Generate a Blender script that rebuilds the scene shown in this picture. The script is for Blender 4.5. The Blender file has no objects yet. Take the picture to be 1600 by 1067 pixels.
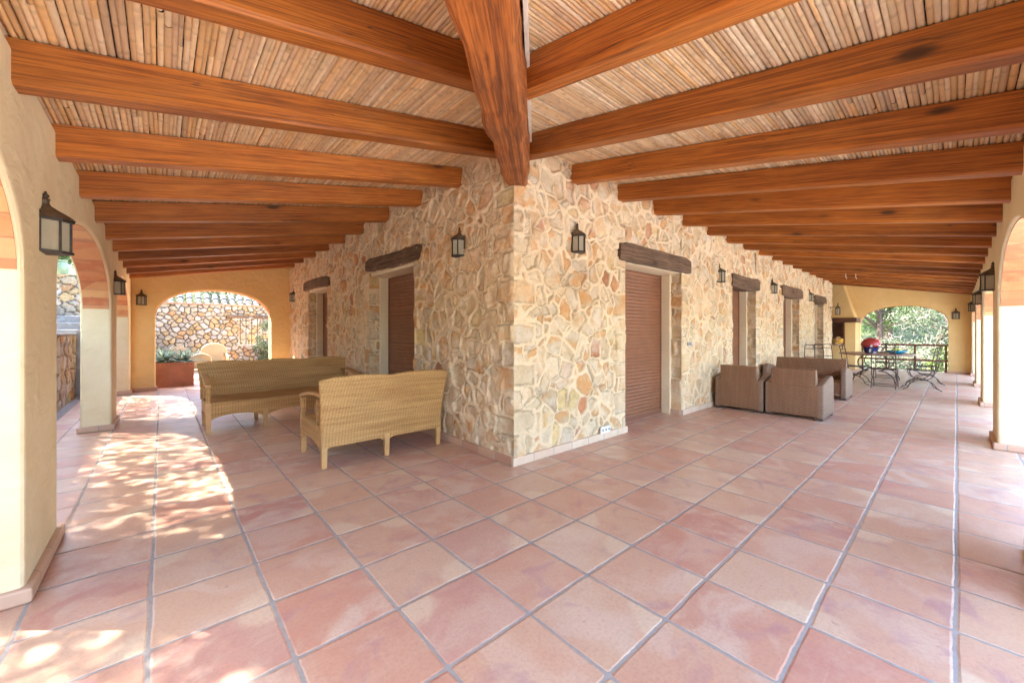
import bpy, math, random
import numpy as np
from mathutils import Vector, Matrix
random.seed(7); RNG = np.random.default_rng(7)
C = bpy.context.scene.collection
sc = bpy.context.scene
PI = math.pi

# ------------------------------------------------------------------ measured layout (metres)
EYE = 1.32
HX, HY = 2.59, 2.89            # house corner
LX, RY = -0.50, -0.30          # inner faces of the two arcade walls
LEND, REND = 11.95, 18.7       # end walls of the two wings
SL = 0.185                     # roof slope
def rb_right(y): return 3.0 - SL*(HY-y)     # rafter underside
def rb_left(x): return 3.0 - SL*(HX-x)

# ------------------------------------------------------------------ object helpers
def tagp(o, label=None, cat=None, group=None, kind=None):
    if label: o['label'] = label
    if cat: o['category'] = cat
    if group: o['group'] = group
    if kind: o['kind'] = kind
    return o
def thing(name, label, cat, loc=(0,0,0), rz=0, group=None):
    o = bpy.data.objects.new(name, None); C.objects.link(o)
    o.location = loc; o.rotation_euler = (0,0,rz); o.empty_display_size = .1
    return tagp(o, label, cat, group)
def link(name, me, mat, parent=None, smooth=False):
    if mat is not None:
        for m in (mat if isinstance(mat,(list,tuple)) else [mat]): me.materials.append(m)
    if smooth: me.polygons.foreach_set('use_smooth', [True]*len(me.polygons))
    o = bpy.data.objects.new(name, me); C.objects.link(o)
    if parent: o.parent = parent
    return o
def copy_tree(o, parent=None):
    c = o.copy(); C.objects.link(c)
    if parent: c.parent = parent
    for ch in list(o.children): copy_tree(ch, c)
    return c
class MB:
    def __init__(s): s.v=[]; s.f=[]; s.mi=[]
    def add(s, vs, fs, mi=0):
        b=len(s.v); s.v += [tuple(p) for p in vs]; s.f += [tuple(i+b for i in f) for f in fs]; s.mi += [mi]*len(fs); return s
    def box(s, x0,y0,z0,x1,y1,z1, mi=0, M=None, top=1.0):
        cx,cy=(x0+x1)/2,(y0+y1)/2
        vs=[(x0,y0,z0),(x1,y0,z0),(x1,y1,z0),(x0,y1,z0)]
        vs+=[(cx+(a-cx)*top,cy+(b-cy)*top,z1) for a,b in ((x0,y0),(x1,y0),(x1,y1),(x0,y1))]
        if M: vs=[M@Vector(v) for v in vs]
        return s.add(vs,[(0,3,2,1),(4,5,6,7),(0,1,5,4),(1,2,6,5),(2,3,7,6),(3,0,4,7)],mi)
    def tube(s, pts, r, n=6, mi=0, cap=True):
        pts=[Vector(p) for p in pts]; rs=r if isinstance(r,(list,tuple)) else [r]*len(pts)
        rings=[]; prev=None
        for i,p in enumerate(pts):
            d=(pts[min(i+1,len(pts)-1)]-pts[max(i-1,0)])
            if d.length<1e-9: d=Vector((0,0,1))
            d.normalize()
            if prev is None: a=Vector((0,0,1)) if abs(d.z)<.9 else Vector((1,0,0)); a=(a-d*a.dot(d)).normalized()
            else: a=(prev-d*prev.dot(d)); a = a.normalized() if a.length>1e-6 else d.orthogonal().normalized()
            prev=a; b=d.cross(a)
            rings.append([p+(a*math.cos(2*PI*k/n)+b*math.sin(2*PI*k/n))*rs[i] for k in range(n)])
        vs=[q for rg in rings for q in rg]; fs=[]
        for i in range(len(pts)-1):
            for k in range(n):
                fs.append((i*n+k,i*n+(k+1)%n,(i+1)*n+(k+1)%n,(i+1)*n+k))
        if cap: fs+= [tuple(reversed(range(n))), tuple((len(pts)-1)*n+k for k in range(n))]
        return s.add(vs,fs,mi)
    def lathe(s, prof, n=20, c=(0,0,0), mi=0, sx=1, sy=1):
        vs=[];fs=[]
        for r,z in prof:
            for k in range(n): vs.append((c[0]+r*sx*math.cos(2*PI*k/n),c[1]+r*sy*math.sin(2*PI*k/n),c[2]+z))
        for i in range(len(prof)-1):
            for k in range(n): fs.append((i*n+k,i*n+(k+1)%n,(i+1)*n+(k+1)%n,(i+1)*n+k))
        fs+=[tuple(reversed(range(n))),tuple((len(prof)-1)*n+k for k in range(n))]
        return s.add(vs,fs,mi)
    def prism(s, poly, axis, a, b, mi=0):
        # poly: 2D points; axis 0: (a, p, q)  1: (p, a, q)  2: (p, q, a)
        def P(p,t): return (t,p[0],p[1]) if axis==0 else ((p[0],t,p[1]) if axis==1 else (p[0],p[1],t))
        n=len(poly); vs=[P(p,a) for p in poly]+[P(p,b) for p in poly]
        return s.add(vs,[tuple(range(n)),tuple(reversed(range(n,2*n)))]+[(i,n+i,n+(i+1)%n,(i+1)%n) for i in range(n)],mi)
    def mesh(s, name, fix=True):
        me=bpy.data.meshes.new(name); me.from_pydata(s.v,[],s.f); me.update()
        if fix:
            import bmesh
            bm=bmesh.new(); bm.from_mesh(me); bmesh.ops.recalc_face_normals(bm,faces=bm.faces[:]); bm.to_mesh(me); bm.free()
        if any(s.mi): me.polygons.foreach_set('material_index', s.mi)
        return me
    def build(s, name, mat, parent=None, smooth=False, bevel=0, seg=2, ang=35):
        o=link(name, s.mesh(name), mat, parent, smooth)
        if bevel:
            m=o.modifiers.new('bevel','BEVEL'); m.width=bevel; m.segments=seg; m.limit_method='ANGLE'; m.angle_limit=math.radians(ang)
            if smooth is False: pass
        return o
def grid_mesh(name, P, col=None, wrapv=False):
    """P (nu, nv, 3) -> quad mesh, optional colour attribute"""
    nu,nv=P.shape[:2]
    idx=np.arange(nu*nv).reshape(nu,nv)
    q=np.stack([idx[:-1,:-1],idx[1:,:-1],idx[1:,1:],idx[:-1,1:]],-1).reshape(-1,4)
    return P.reshape(-1,3), q, (None if col is None else col.reshape(-1,3))
def np_mesh(name, V, Q, col=None, smooth=True):
    me=bpy.data.meshes.new(name)
    k=Q.shape[1]
    me.vertices.add(len(V)); me.vertices.foreach_set('co', V.astype(np.float32).ravel())
    me.loops.add(Q.size); me.loops.foreach_set('vertex_index', Q.astype(np.int32).ravel())
    me.polygons.add(len(Q)); me.polygons.foreach_set('loop_start', np.arange(0,Q.size,k,dtype=np.int32))
    me.polygons.foreach_set('loop_total', np.full(len(Q),k,dtype=np.int32))
    me.polygons.foreach_set('use_smooth', np.full(len(Q),smooth))
    me.update(calc_edges=True); me.validate()
    if col is not None:
        a=me.attributes.new('Col','FLOAT_COLOR','POINT')
        a.data.foreach_set('color', np.concatenate([col,np.ones((len(col),1))],1).astype(np.float32).ravel())
    return me
def join_np(parts):
    Vs=[];Qs=[];Cs=[];b=0
    for V,Q,c in parts:
        Vs.append(V);Qs.append(Q+b);b+=len(V);Cs.append(c)
    return np.concatenate(Vs),np.concatenate(Qs),(None if Cs[0] is None else np.concatenate(Cs))

# ------------------------------------------------------------------ material helpers
class NT:
    def __init__(s, name):
        s.m=bpy.data.materials.new(name); s.m.use_nodes=True; s.t=s.m.node_tree; s.t.nodes.clear()
        s.out=s.t.nodes.new('ShaderNodeOutputMaterial'); s.b=s.t.nodes.new('ShaderNodeBsdfPrincipled')
        s.t.links.new(s.b.outputs[0], s.out.inputs[0])
        s.tc=s.t.nodes.new('ShaderNodeTexCoord')
        s.geo=s.t.nodes.new('ShaderNodeNewGeometry')
    def set(s, node, key, v):
        i=node.inputs[key]
        if isinstance(v, bpy.types.NodeSocket): s.t.links.new(v, i)
        elif v is not None:
            if i.type=='RGBA' and len(v)==3: v=(*v,1)
            i.default_value=v
    def n(s, typ, outp=0, props=None, **inp):
        nd=s.t.nodes.new(typ)
        for k,v in (props or {}).items(): setattr(nd,k,v)
        for k,v in inp.items():
            kk=int(k[1:]) if k[0]=='_' and k[1:].isdigit() else k
            s.set(nd,kk,v)
        return nd.outputs[outp]
    def m_(s, op, a, b=None, c=None, clamp=False):
        nd=s.t.nodes.new('ShaderNodeMath'); nd.operation=op; nd.use_clamp=clamp
        for i,v in enumerate((a,b,c)):
            if v is not None: s.set(nd,i,v)
        return nd.outputs[0]
    def vm(s, op, a, b=None):
        nd=s.t.nodes.new('ShaderNodeVectorMath'); nd.operation=op
        s.set(nd,0,a)
        if b is not None: s.set(nd,1,b)
        return nd.outputs['Vector'] if op not in ('LENGTH','DOT_PRODUCT','DISTANCE') else nd.outputs['Value']
    def noise(s, vec, scale, detail=4, rough=.55, dist=0, col=False):
        return s.n('ShaderNodeTexNoise', 1 if col else 0, Vector=vec, Scale=scale, Detail=detail, Roughness=rough, Distortion=dist)
    def mix(s, f, a, b, blend='MIX'):
        nd=s.t.nodes.new('ShaderNodeMix'); nd.data_type='RGBA'; nd.blend_type=blend
        s.set(nd,0,f); s.set(nd,6,a); s.set(nd,7,b); return nd.outputs[2]
    def ramp(s, f, stops, interp='LINEAR'):
        nd=s.t.nodes.new('ShaderNodeValToRGB'); nd.color_ramp.interpolation=interp; e=nd.color_ramp.elements
        while len(e)<len(stops): e.new(.5)
        for el,(p,c) in zip(e,stops): el.position=p; el.color=(*c,1) if len(c)==3 else c
        s.set(nd,0,f); return nd.outputs[0]
    def rng(s, v, a, b, c=0., d=1., smooth=False):
        nd=s.t.nodes.new('ShaderNodeMapRange'); nd.interpolation_type='SMOOTHSTEP' if smooth else 'LINEAR'
        for k,x in zip((0,1,2,3,4),(v,a,b,c,d)): s.set(nd,k,x)
        return nd.outputs[0]
    def sep(s, v):
        nd=s.t.nodes.new('ShaderNodeSeparateXYZ'); s.set(nd,0,v); return nd.outputs[0],nd.outputs[1],nd.outputs[2]
    def comb(s,x=0.,y=0.,z=0.): return s.n('ShaderNodeCombineXYZ',_0=x,_1=y,_2=z)
    def scale(s,v,sv): return s.vm('MULTIPLY',v,sv)
    def bump(s, h, strength=.5, dist=.01, normal=None):
        nd=s.t.nodes.new('ShaderNodeBump'); s.set(nd,'Strength',strength); s.set(nd,'Distance',dist); s.set(nd,'Height',h)
        if normal is not None: s.set(nd,'Normal',normal)
        s.t.links.new(nd.outputs[0], s.b.inputs['Normal']); return nd.outputs[0]
    def fin(s, col=None, rough=None, metal=None, spec=None):
        if col is not None: s.set(s.b,'Base Color',col)
        if rough is not None: s.set(s.b,'Roughness',rough)
        if metal is not None: s.set(s.b,'Metallic',metal)
        if spec is not None: s.set(s.b,'Specular IOR Level',spec)
        return s.m
    @property
    def P(s): return s.geo.outputs['Position']
    @property
    def O(s): return s.tc.outputs['Object']
    @property
    def R(s):
        return s.t.nodes.new('ShaderNodeObjectInfo').outputs['Random']

def simple(name, col, rough=.6, metal=0, var=.12, scale=14, bump=.2):
    t=NT(name); n=t.noise(t.P,scale,5)
    c=t.mix(t.rng(n,.3,.7),tuple(x*(1-var) for x in col),tuple(min(1,x*(1+var)) for x in col))
    if bump: t.bump(t.noise(t.P,scale*4,4),bump,.004)
    return t.fin(c,rough,metal)

def plaster(name, c1, c2, stain=(.45,.38,.28)):
    t=NT(name); P=t.P
    big=t.noise(P,1.3,5,.6,.6); sm=t.noise(P,9,6,.6)
    c=t.mix(t.rng(big,.3,.72),c1,c2)
    c=t.mix(t.m_('MULTIPLY',t.rng(sm,.5,.85),.25),c,tuple(x*.8 for x in c1))
    z=t.sep(P)[2]
    low=t.m_('MULTIPLY',t.rng(z,.0,.35,1,0),t.rng(t.noise(P,6,4),.4,.75))
    c=t.mix(t.m_('MULTIPLY',low,.35),c,stain)
    trow=t.noise(t.scale(P,(1,1,1.6)),3.2,3,.5,1.6)
    h=t.m_('ADD',t.m_('MULTIPLY',trow,1.0),t.m_('MULTIPLY',t.noise(P,45,3),.10))
    h=t.m_('ADD',h,t.m_('MULTIPLY',sm,.12))
    t.bump(h,.5,.035)
    return t.fin(c,t.rng(sm,.2,.8,.75,.95),spec=.25)

def wood(name, dark, mid, light, sheen=.42, xs=1., ys=1., slope=0.):
    t=NT(name); O=t.O; r=t.R
    if slope:
        ox,oy,oz=t.sep(O); O=t.comb(ox,oy,t.m_('SUBTRACT',oz,t.m_('MULTIPLY',ox,slope)))
    off=t.comb(t.m_('MULTIPLY',r,37.),t.m_('MULTIPLY',r,11.),t.m_('MULTIPLY',r,5.))
    p=t.vm('ADD',O,off)
    warp=t.noise(t.scale(p,(.7,3,3)),1.2,3,.5,0)
    rings=t.noise(t.vm('ADD',t.scale(p,(.30*xs,24*ys,24*ys)),t.comb(0.,t.m_('MULTIPLY',warp,1.6),t.m_('MULTIPLY',warp,1.6))),2.0,4,.6,.15)
    fine=t.noise(t.scale(p,(2.2*xs,90,90)),1.4,3,.6)
    blot=t.noise(t.scale(p,(1.2*xs,3.,3.)),1.6,4,.6,.3)
    c=t.mix(t.rng(rings,.38,.58,smooth=True),dark,mid)
    c=t.mix(t.m_('MULTIPLY',t.rng(blot,.42,.75),.5),c,light)
    c=t.mix(t.m_('MULTIPLY',t.rng(fine,.44,.66),.6),c,tuple(x*.45 for x in dark))
    # knots
    vn=t.t.nodes.new('ShaderNodeTexVoronoi'); t.set(vn,'Vector',t.scale(p,(1.5,4.2,4.2))); t.set(vn,'Scale',1.0)
    kd=t.m_('ADD',vn.outputs['Distance'],t.m_('MULTIPLY',warp,.10))
    kn=t.rng(kd,.10,.20,1,0,smooth=True)
    kh=t.rng(kd,.15,.36,.30,0,smooth=True)
    c=t.mix(kh,c,tuple(x*.75 for x in dark)); c=t.mix(t.m_('MULTIPLY',kn,.85),c,(.035,.014,.006))
    # drying cracks
    cr=t.noise(t.scale(p,(.8,16,16)),1.1,2,.5,.2)
    ck=t.rng(t.m_('ABSOLUTE',t.m_('SUBTRACT',cr,.5)),.0,.010,1,0)
    ck=t.m_('MULTIPLY',ck,t.rng(t.noise(p,1.3,2),.55,.65))
    c=t.mix(ck,c,(.03,.012,.006))
    pt=t.rng(t.noise(t.scale(p,(.55,1.5,1.5)),1.0,3,.6),.50,.70)
    c=t.mix(t.m_('MULTIPLY',pt,.5),c,tuple(x*.75 for x in dark))
    tint=t.rng(r,0,1,.80,1.12)
    c=t.mix(1.0,c,t.comb(tint,tint,tint),'MULTIPLY')
    h=t.m_('ADD',t.m_('MULTIPLY',rings,.6),t.m_('MULTIPLY',fine,.35)); h=t.m_('SUBTRACT',h,t.m_('MULTIPLY',ck,1.2))
    t.bump(h,.6,.008)
    return t.fin(c,t.rng(fine,.3,.7,sheen,sheen+.2),spec=.4)

M={}
M['plaster']=plaster('cream_plaster',(.77,.62,.36),(.85,.73,.48))
M['warmlit']=plaster('plaster_warmlit',(.74,.50,.20),(.80,.57,.26))  # yellower plaster for end walls and fireplace: warm bounced light put into the colour
M['cream']=plaster('reveal_plaster',(.72,.60,.40),(.78,.67,.47))
M['beam']=wood('stained_pine',(.25,.070,.010),(.46,.140,.018),(.57,.215,.038),.40,1.,1.7)
M['hipw']=wood('stained_hip_timber',(.15,.040,.010),(.40,.120,.022),(.46,.160,.035),.5,.25,.75,.1308)
M['old_wood']=wood('old_dark_wood',(.085,.045,.024),(.21,.12,.066),(.31,.19,.115),.65)
M['rail_wood']=wood('rail_wood',(.09,.035,.018),(.20,.075,.035),(.28,.11,.05),.5)
M['iron']=simple('dark_iron',(.055,.046,.040),.5,.6,.3,30)
M['iron2']=simple('brown_iron',(.075,.048,.038),.55,.3,.3,30)
M['bronze']=simple('worn_bronze',(.14,.10,.065),.5,.5,.3,30)
M['white']=simple('white_plastic',(.80,.80,.78),.35,0,.03,10,0)
M['grey_pl']=simple('grey_plastic',(.25,.25,.27),.4,0,.05,10,0)

def mk_glass():
    t=NT('frosted_lamp_glass'); n=t.noise(t.P,30,3)
    c=t.mix(n,(.50,.45,.32),(.60,.56,.43))
    t.set(t.b,'Transmission Weight',.35); t.set(t.b,'IOR',1.3)
    return t.fin(c,.25)
M['lampglass']=mk_glass()

def mk_stone():
    t=NT('rubble_stone'); a=t.n('ShaderNodeAttribute',props={'attribute_name':'Col'})
    P=t.P
    f=t.noise(P,42,6,.7); g=t.noise(P,11,5,.65,.8)
    c=t.mix(t.m_('MULTIPLY',t.rng(f,.42,.75),.35),a,(.40,.29,.17))
    c=t.mix(t.m_('MULTIPLY',t.rng(g,.5,.75),.35),c,(.82,.71,.52))
    pits=t.rng(t.noise(P,95,3,.6),.30,.40,1,0)
    c=t.mix(t.m_('MULTIPLY',pits,.35),c,(.22,.16,.11))
    h=t.m_('ADD',t.m_('MULTIPLY',g,.9),t.m_('MULTIPLY',f,.5)); h=t.m_('SUBTRACT',h,t.m_('MULTIPLY',pits,.25))
    t.bump(h,1.0,.022)
    return t.fin(c,.9,spec=.2)
M['stone']=mk_stone()

def mk_floor():
    t=NT('terracotta_floor'); P=t.P
    wob=t.noise(P,1.7,2,.5,0,True)
    Pw=t.vm('ADD',P,t.scale(t.vm('SUBTRACT',wob,(.5,.5,.5)),(.018,.018,0)))
    x,y,z=t.sep(Pw); T=.443
    a=t.m_('DIVIDE',t.m_('ADD',x,.040),T); b=t.m_('DIVIDE',t.m_('ADD',y,-.002),T)
    fa,fb=t.m_('FLOOR',a),t.m_('FLOOR',b)
    ua,ub=t.m_('FRACT',a),t.m_('FRACT',b)
    cell=t.comb(fa,fb,0.)
    wn=t.t.nodes.new('ShaderNodeTexWhiteNoise'); wn.noise_dimensions='3D'; t.set(wn,'Vector',cell)
    r=wn.outputs['Value']; rc=wn.outputs['Color']; r1,r2,r3=t.sep(rc)
    ea=t.m_('MINIMUM',ua,t.m_('SUBTRACT',1.,ua)); eb=t.m_('MINIMUM',ub,t.m_('SUBTRACT',1.,ub))
    # slightly rounded tile corners
    qa=t.m_('MAXIMUM',t.m_('SUBTRACT',.045,ea),0.); qb=t.m_('MAXIMUM',t.m_('SUBTRACT',.045,eb),0.)
    e=t.m_('MULTIPLY',t.m_('SUBTRACT',.045,t.m_('SQRT',t.m_('ADD',t.m_('MULTIPLY',qa,qa),t.m_('MULTIPLY',qb,qb)))),T)
    en=t.m_('ADD',e,t.m_('MULTIPLY',t.m_('ADD',t.m_('SUBTRACT',t.noise(P,38,3),.5),t.m_('SUBTRACT',t.noise(P,9,2),.5)),.008))
    gm=t.rng(en,.0055,.0085,1,0,smooth=True)
    loc=t.vm('ADD',t.comb(ua,ub,0.),t.scale(rc,(40.,40.,40.)))
    base=t.ramp(r1,[(0,(.57,.29,.20)),(.25,(.59,.33,.225)),(.5,(.605,.36,.24)),(.72,(.62,.40,.265)),(.88,(.63,.445,.31)),(1,(.54,.275,.22))])
    n1=t.noise(loc,1.1,4,.55,1.3)
    n2=t.noise(t.vm('ADD',loc,(7,3,1)),1.5,5,.6,.9)
    n3=t.noise(t.vm('ADD',loc,(1,9,4)),.9,3,.5,2.0)
    c=t.mix(t.m_('MULTIPLY',t.rng(n1,.47,.64,smooth=True),t.rng(r2,0,1,.2,.85)),base,(.68,.52,.40))
    c=t.mix(t.m_('MULTIPLY',t.rng(n2,.49,.66,smooth=True),t.rng(r3,.2,1,0,.65)),c,(.51,.225,.175))
    c=t.mix(t.m_('MULTIPLY',t.rng(n3,.58,.72,smooth=True),.55),c,(.42,.225,.245))
    # pale corners where the glaze of the clay burnt lighter
    cx=t.m_('ABSOLUTE',t.m_('SUBTRACT',ua,t.m_('ROUND',r2))); cy=t.m_('ABSOLUTE',t.m_('SUBTRACT',ub,t.m_('ROUND',r3)))
    cd=t.m_('ADD',t.m_('SQRT',t.m_('ADD',t.m_('MULTIPLY',cx,cx),t.m_('MULTIPLY',cy,cy))),t.m_('MULTIPLY',t.m_('SUBTRACT',n1,.5),.5))
    pc=t.m_('MULTIPLY',t.rng(cd,.28,.40,1,0,smooth=True),t.rng(r,.35,.6,0,.85))
    c=t.mix(pc,c,(.70,.535,.37))
    edge=t.m_('MULTIPLY',t.rng(en,.008,.022,1,0),t.rng(t.noise(P,5,3),.45,.6))
    c=t.mix(t.m_('MULTIPLY',edge,.7),c,(.68,.54,.40))
    fn=t.noise(P,60,5,.65)
    c=t.mix(t.m_('MULTIPLY',t.rng(fn,.45,.75),.34),c,(.36,.18,.12))
    dirt=t.rng(t.noise(P,.55,4,.6),.45,.75)
    c=t.mix(t.m_('MULTIPLY',dirt,.14),c,(.52,.42,.34))
    spk=t.rng(t.noise(P,110,3),.64,.72)
    c=t.mix(t.m_('MULTIPLY',spk,.5),c,(.30,.15,.11))
    sc=t.noise(t.scale(P,(3.,22.,1.)),1.3,4,.7,.8); sc2=t.rng(sc,.60,.70)
    c=t.mix(t.m_('MULTIPLY',sc2,.22),c,(.70,.56,.44))
    ch=t.m_('MULTIPLY',t.rng(t.noise(P,26,3,.6),.66,.70),t.rng(t.noise(P,2.3,2),.5,.6))
    c=t.mix(t.m_('MULTIPLY',ch,.6),c,(.40,.22,.16))
    gr=t.mix(t.noise(P,22,4),(.27,.24,.215),(.42,.385,.35))
    c=t.mix(gm,c,gr)
    hh=t.m_('ADD',t.rng(en,.005,.016,0,1,smooth=True),t.m_('MULTIPLY',t.noise(P,7,4,.6),.55))
    hh=t.m_('SUBTRACT',t.m_('ADD',hh,t.m_('MULTIPLY',fn,.14)),t.m_('MULTIPLY',spk,.12)); hh=t.m_('ADD',hh,t.m_('MULTIPLY',r,.12))
    t.bump(hh,.55,.006)
    ro=t.mix(gm,t.rng(n2,.3,.7,.28,.46),(.85,.85,.85))
    return t.fin(c,ro,spec=.5)
M['floor']=mk_floor()

def mk_tile(name='terracotta_trim', pal=None, T=.30, joint=True):
    t=NT(name); P=t.P; x,y,z=t.sep(P)
    u=t.m_('ADD',x,y); f=t.m_('FLOOR',t.m_('DIVIDE',u,T)); fr=t.m_('FRACT',t.m_('DIVIDE',u,T))
    wn=t.t.nodes.new('ShaderNodeTexWhiteNoise'); wn.noise_dimensions='1D'; t.set(wn,'W',f)
    c=t.ramp(wn.outputs[0],pal)
    c=t.mix(t.m_('MULTIPLY',t.rng(t.noise(P,7,4),.4,.7),.5),c,pal[-1][1])
    e=t.m_('MINIMUM',fr,t.m_('SUBTRACT',1.,fr)); g=t.rng(e,.008,.018,1,0)
    c=t.mix(g,c,(.30,.26,.23)); t.bump(t.m_('SUBTRACT',t.noise(P,30,4),g),.4,.004)
    return t.fin(c,.55)
M['skirt']=mk_tile('skirting_tiles',[(0,(.66,.50,.36)),(.5,(.72,.58,.43)),(1,(.60,.40,.28))])
M['skirt_t']=mk_tile('terracotta_skirting',[(0,(.50,.28,.19)),(.5,(.60,.40,.27)),(1,(.55,.34,.22))])

def mk_lining():
    t=NT('painted_brick_lining'); P=t.P; x,y,z=t.sep(P)
    zz=t.m_('ADD',z,t.m_('MULTIPLY',t.m_('SUBTRACT',t.noise(P,2.5,2),.5),.02))
    k=t.m_('DIVIDE',zz,.098); f=t.m_('FLOOR',k); fr=t.m_('FRACT',k)
    half=t.m_('FLOOR',t.m_('MULTIPLY',t.m_('ADD',x,y),1.05))
    wn=t.t.nodes.new('ShaderNodeTexWhiteNoise'); wn.noise_dimensions='2D'; t.set(wn,'Vector',t.comb(f,half,0.))
    c=t.ramp(wn.outputs[0],[(0,(.50,.15,.06)),(.35,(.60,.22,.085)),(.6,(.64,.28,.11)),(.85,(.70,.38,.16)),(1,(.52,.16,.065))])
    c=t.mix(t.m_('MULTIPLY',t.rng(t.noise(P,6,5,.6,1.),.45,.7),.5),c,(.70,.38,.17))
    c=t.mix(t.m_('MULTIPLY',t.rng(t.noise(P,14,4),.55,.8),.35),c,(.40,.12,.06))
    e=t.m_('MINIMUM',fr,t.m_('SUBTRACT',1.,fr)); g=t.rng(e,.02,.06,1,0)
    c=t.mix(t.m_('MULTIPLY',g,.55),c,(.40,.17,.09))
    t.bump(t.m_('SUBTRACT',t.m_('MULTIPLY',t.noise(P,18,4),.6),g),.5,.006)
    return t.fin(c,.8)
M['lining']=mk_lining()

def mk_cane():
    t=NT('cane'); a=t.n('ShaderNodeAttribute',props={'attribute_name':'Col'}); P=t.P
    c=t.mix(t.m_('MULTIPLY',t.rng(t.noise(P,16,4),.4,.75),.4),a,(.44,.29,.19))
    c=t.mix(t.m_('MULTIPLY',t.rng(t.noise(P,70,3),.5,.8),.3),c,(.66,.50,.34))
    t.bump(t.noise(P,60,3),.3,.003)
    return t.fin(c,.6)
M['cane']=mk_cane()

def mk_wicker(name, c1, c2, c3, q=.024, p=.011, vertical=False):
    t=NT(name); O=t.O; x,y,z=t.sep(O)
    u=t.m_('ADD',x,y)
    if vertical: u,z=z,u
    ku=t.m_('DIVIDE',u,q); par=t.m_('MODULO',t.m_('ABSOLUTE',t.m_('FLOOR',ku)),2.)
    su=t.m_('SINE',t.m_('MULTIPLY',t.m_('FRACT',ku),PI))
    kz=t.m_('ADD',t.m_('DIVIDE',z,p),par)
    sz=t.m_('ABSOLUTE',t.m_('SINE',t.m_('MULTIPLY',kz,PI/2)))
    h=t.m_('MULTIPLY',t.m_('POWER',su,.5),t.m_('ADD',.35,t.m_('MULTIPLY',sz,.65)))
    band=t.noise(t.comb(t.m_('MULTIPLY',u,.7),t.m_('MULTIPLY',z,14.),0.),1.6,4,.65)
    c=t.mix(t.rng(band,.35,.65),c1,c2)
    sp=t.noise(t.comb(t.m_('MULTIPLY',u,40.),t.m_('MULTIPLY',z,90.),0.),1.,2)
    c=t.mix(t.m_('MULTIPLY',t.rng(sp,.5,.75),.5),c,c3)
    c=t.mix(t.rng(h,.05,.45,.7,0),c,tuple(k*.35 for k in c3))
    t.bump(h,.9,.006)
    return t.fin(c,.5)
M['wick']=mk_wicker('honey_wicker',(.37,.18,.048),(.58,.34,.118),(.28,.13,.04),q=.030,p=.013)
M['wickb']=mk_wicker('brown_wicker',(.215,.105,.052),(.28,.15,.08),(.12,.058,.03),q=.03,p=.03,vertical=True)
M['wickb2']=mk_wicker('brown_wicker_daylit',(.225,.13,.078),(.285,.175,.11),(.13,.075,.045),q=.012,p=.02)  # for the arms: brown wicker greyed, with the cool side light in its colour
M['wickc']=mk_wicker('cream_wicker',(.33,.24,.14),(.38,.29,.18),(.24,.17,.09))
M['teak']=simple('honey_frame',(.50,.28,.105),.45,0,.12,8,.15)
M['shutter']=simple('brown_shutter_paint',(.25,.105,.052),.42,0,.10,5,.1)
M['shutterf']=simple('brown_shutter_frame',(.20,.085,.05),.45,0,.10,5,.1)
M['corten']=simple('rusty_terracotta_metal',(.36,.14,.075),.65,0,.22,4,.3)
M['rooftile']=simple('weathered_clay_tile',(.085,.08,.085),.8,0,.4,6,.4)
M['rooftile_u']=simple('clay_tile_end',(.45,.27,.18),.8,0,.2,6,.3)
M['topcon']=simple('stone_table_top',(.30,.17,.13),.35,0,.2,20,.1)

def mk_leaf(name, a, b, c3):
    t=NT(name); at=t.n('ShaderNodeAttribute',props={'attribute_name':'Col'})
    r,g,bb=t.sep(at)
    c=t.ramp(r,[(0,a),(.5,b),(1,c3)])
    out=t.fin(c,.55,spec=.3)
    tr=t.t.nodes.new('ShaderNodeBsdfTranslucent'); t.t.links.new(c,tr.inputs[0])
    mx=t.t.nodes.new('ShaderNodeMixShader'); mx.inputs[0].default_value=.3
    t.t.links.new(t.b.outputs[0],mx.inputs[1]); t.t.links.new(tr.outputs[0],mx.inputs[2]); t.t.links.new(mx.outputs[0],t.out.inputs[0])
    return out
M['leaf']=mk_leaf('pine_leaf',(.045,.085,.02),(.085,.14,.034),(.16,.21,.07))
M['leaf2']=mk_leaf('olive_leaf',(.045,.07,.03),(.09,.12,.06),(.18,.20,.13))
M['leaf3']=mk_leaf('bush_leaf',(.05,.09,.015),(.11,.17,.03),(.22,.26,.08))
M['twig']=mk_leaf('dry_twig',(.22,.18,.14),(.38,.33,.27),(.55,.50,.44))
M['agave']=mk_leaf('agave_leaf',(.07,.115,.10),(.15,.23,.19),(.44,.50,.36))
def mk_bark():
    t=NT('bark'); P=t.P; n=t.noise(t.scale(P,(1,1,.25)),22,5,.65)
    t.bump(n,.9,.03); return t.fin(t.mix(n,(.10,.06,.045),(.22,.145,.11)),.9)
M['bark']=mk_bark()
def mk_ground(name,c1,c2,c3,s=1.):
    t=NT(name); P=t.P
    c=t.mix(t.rng(t.noise(P,.6*s,5,.6),.35,.65),c1,c2); c=t.mix(t.rng(t.noise(P,9*s,5,.7),.5,.7),c,c3)
    t.bump(t.noise(P,25*s,5,.7),.7,.02); return t.fin(c,.95,spec=.15)
M['ground']=mk_ground('dry_ground',(.46,.39,.29),(.38,.33,.24),(.52,.47,.38))
M['hill']=mk_ground('scrub_hill',(.05,.07,.03),(.10,.115,.055),(.17,.16,.10),.5)
M['slab']=mk_ground('pale_paving',(.33,.31,.29),(.27,.26,.245),(.40,.38,.36))
M['terr']=mk_ground('bounce_terrace',(.66,.64,.60),(.60,.58,.55),(.72,.70,.66))  # kept pale so the unseen ground reflects fill light

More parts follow.
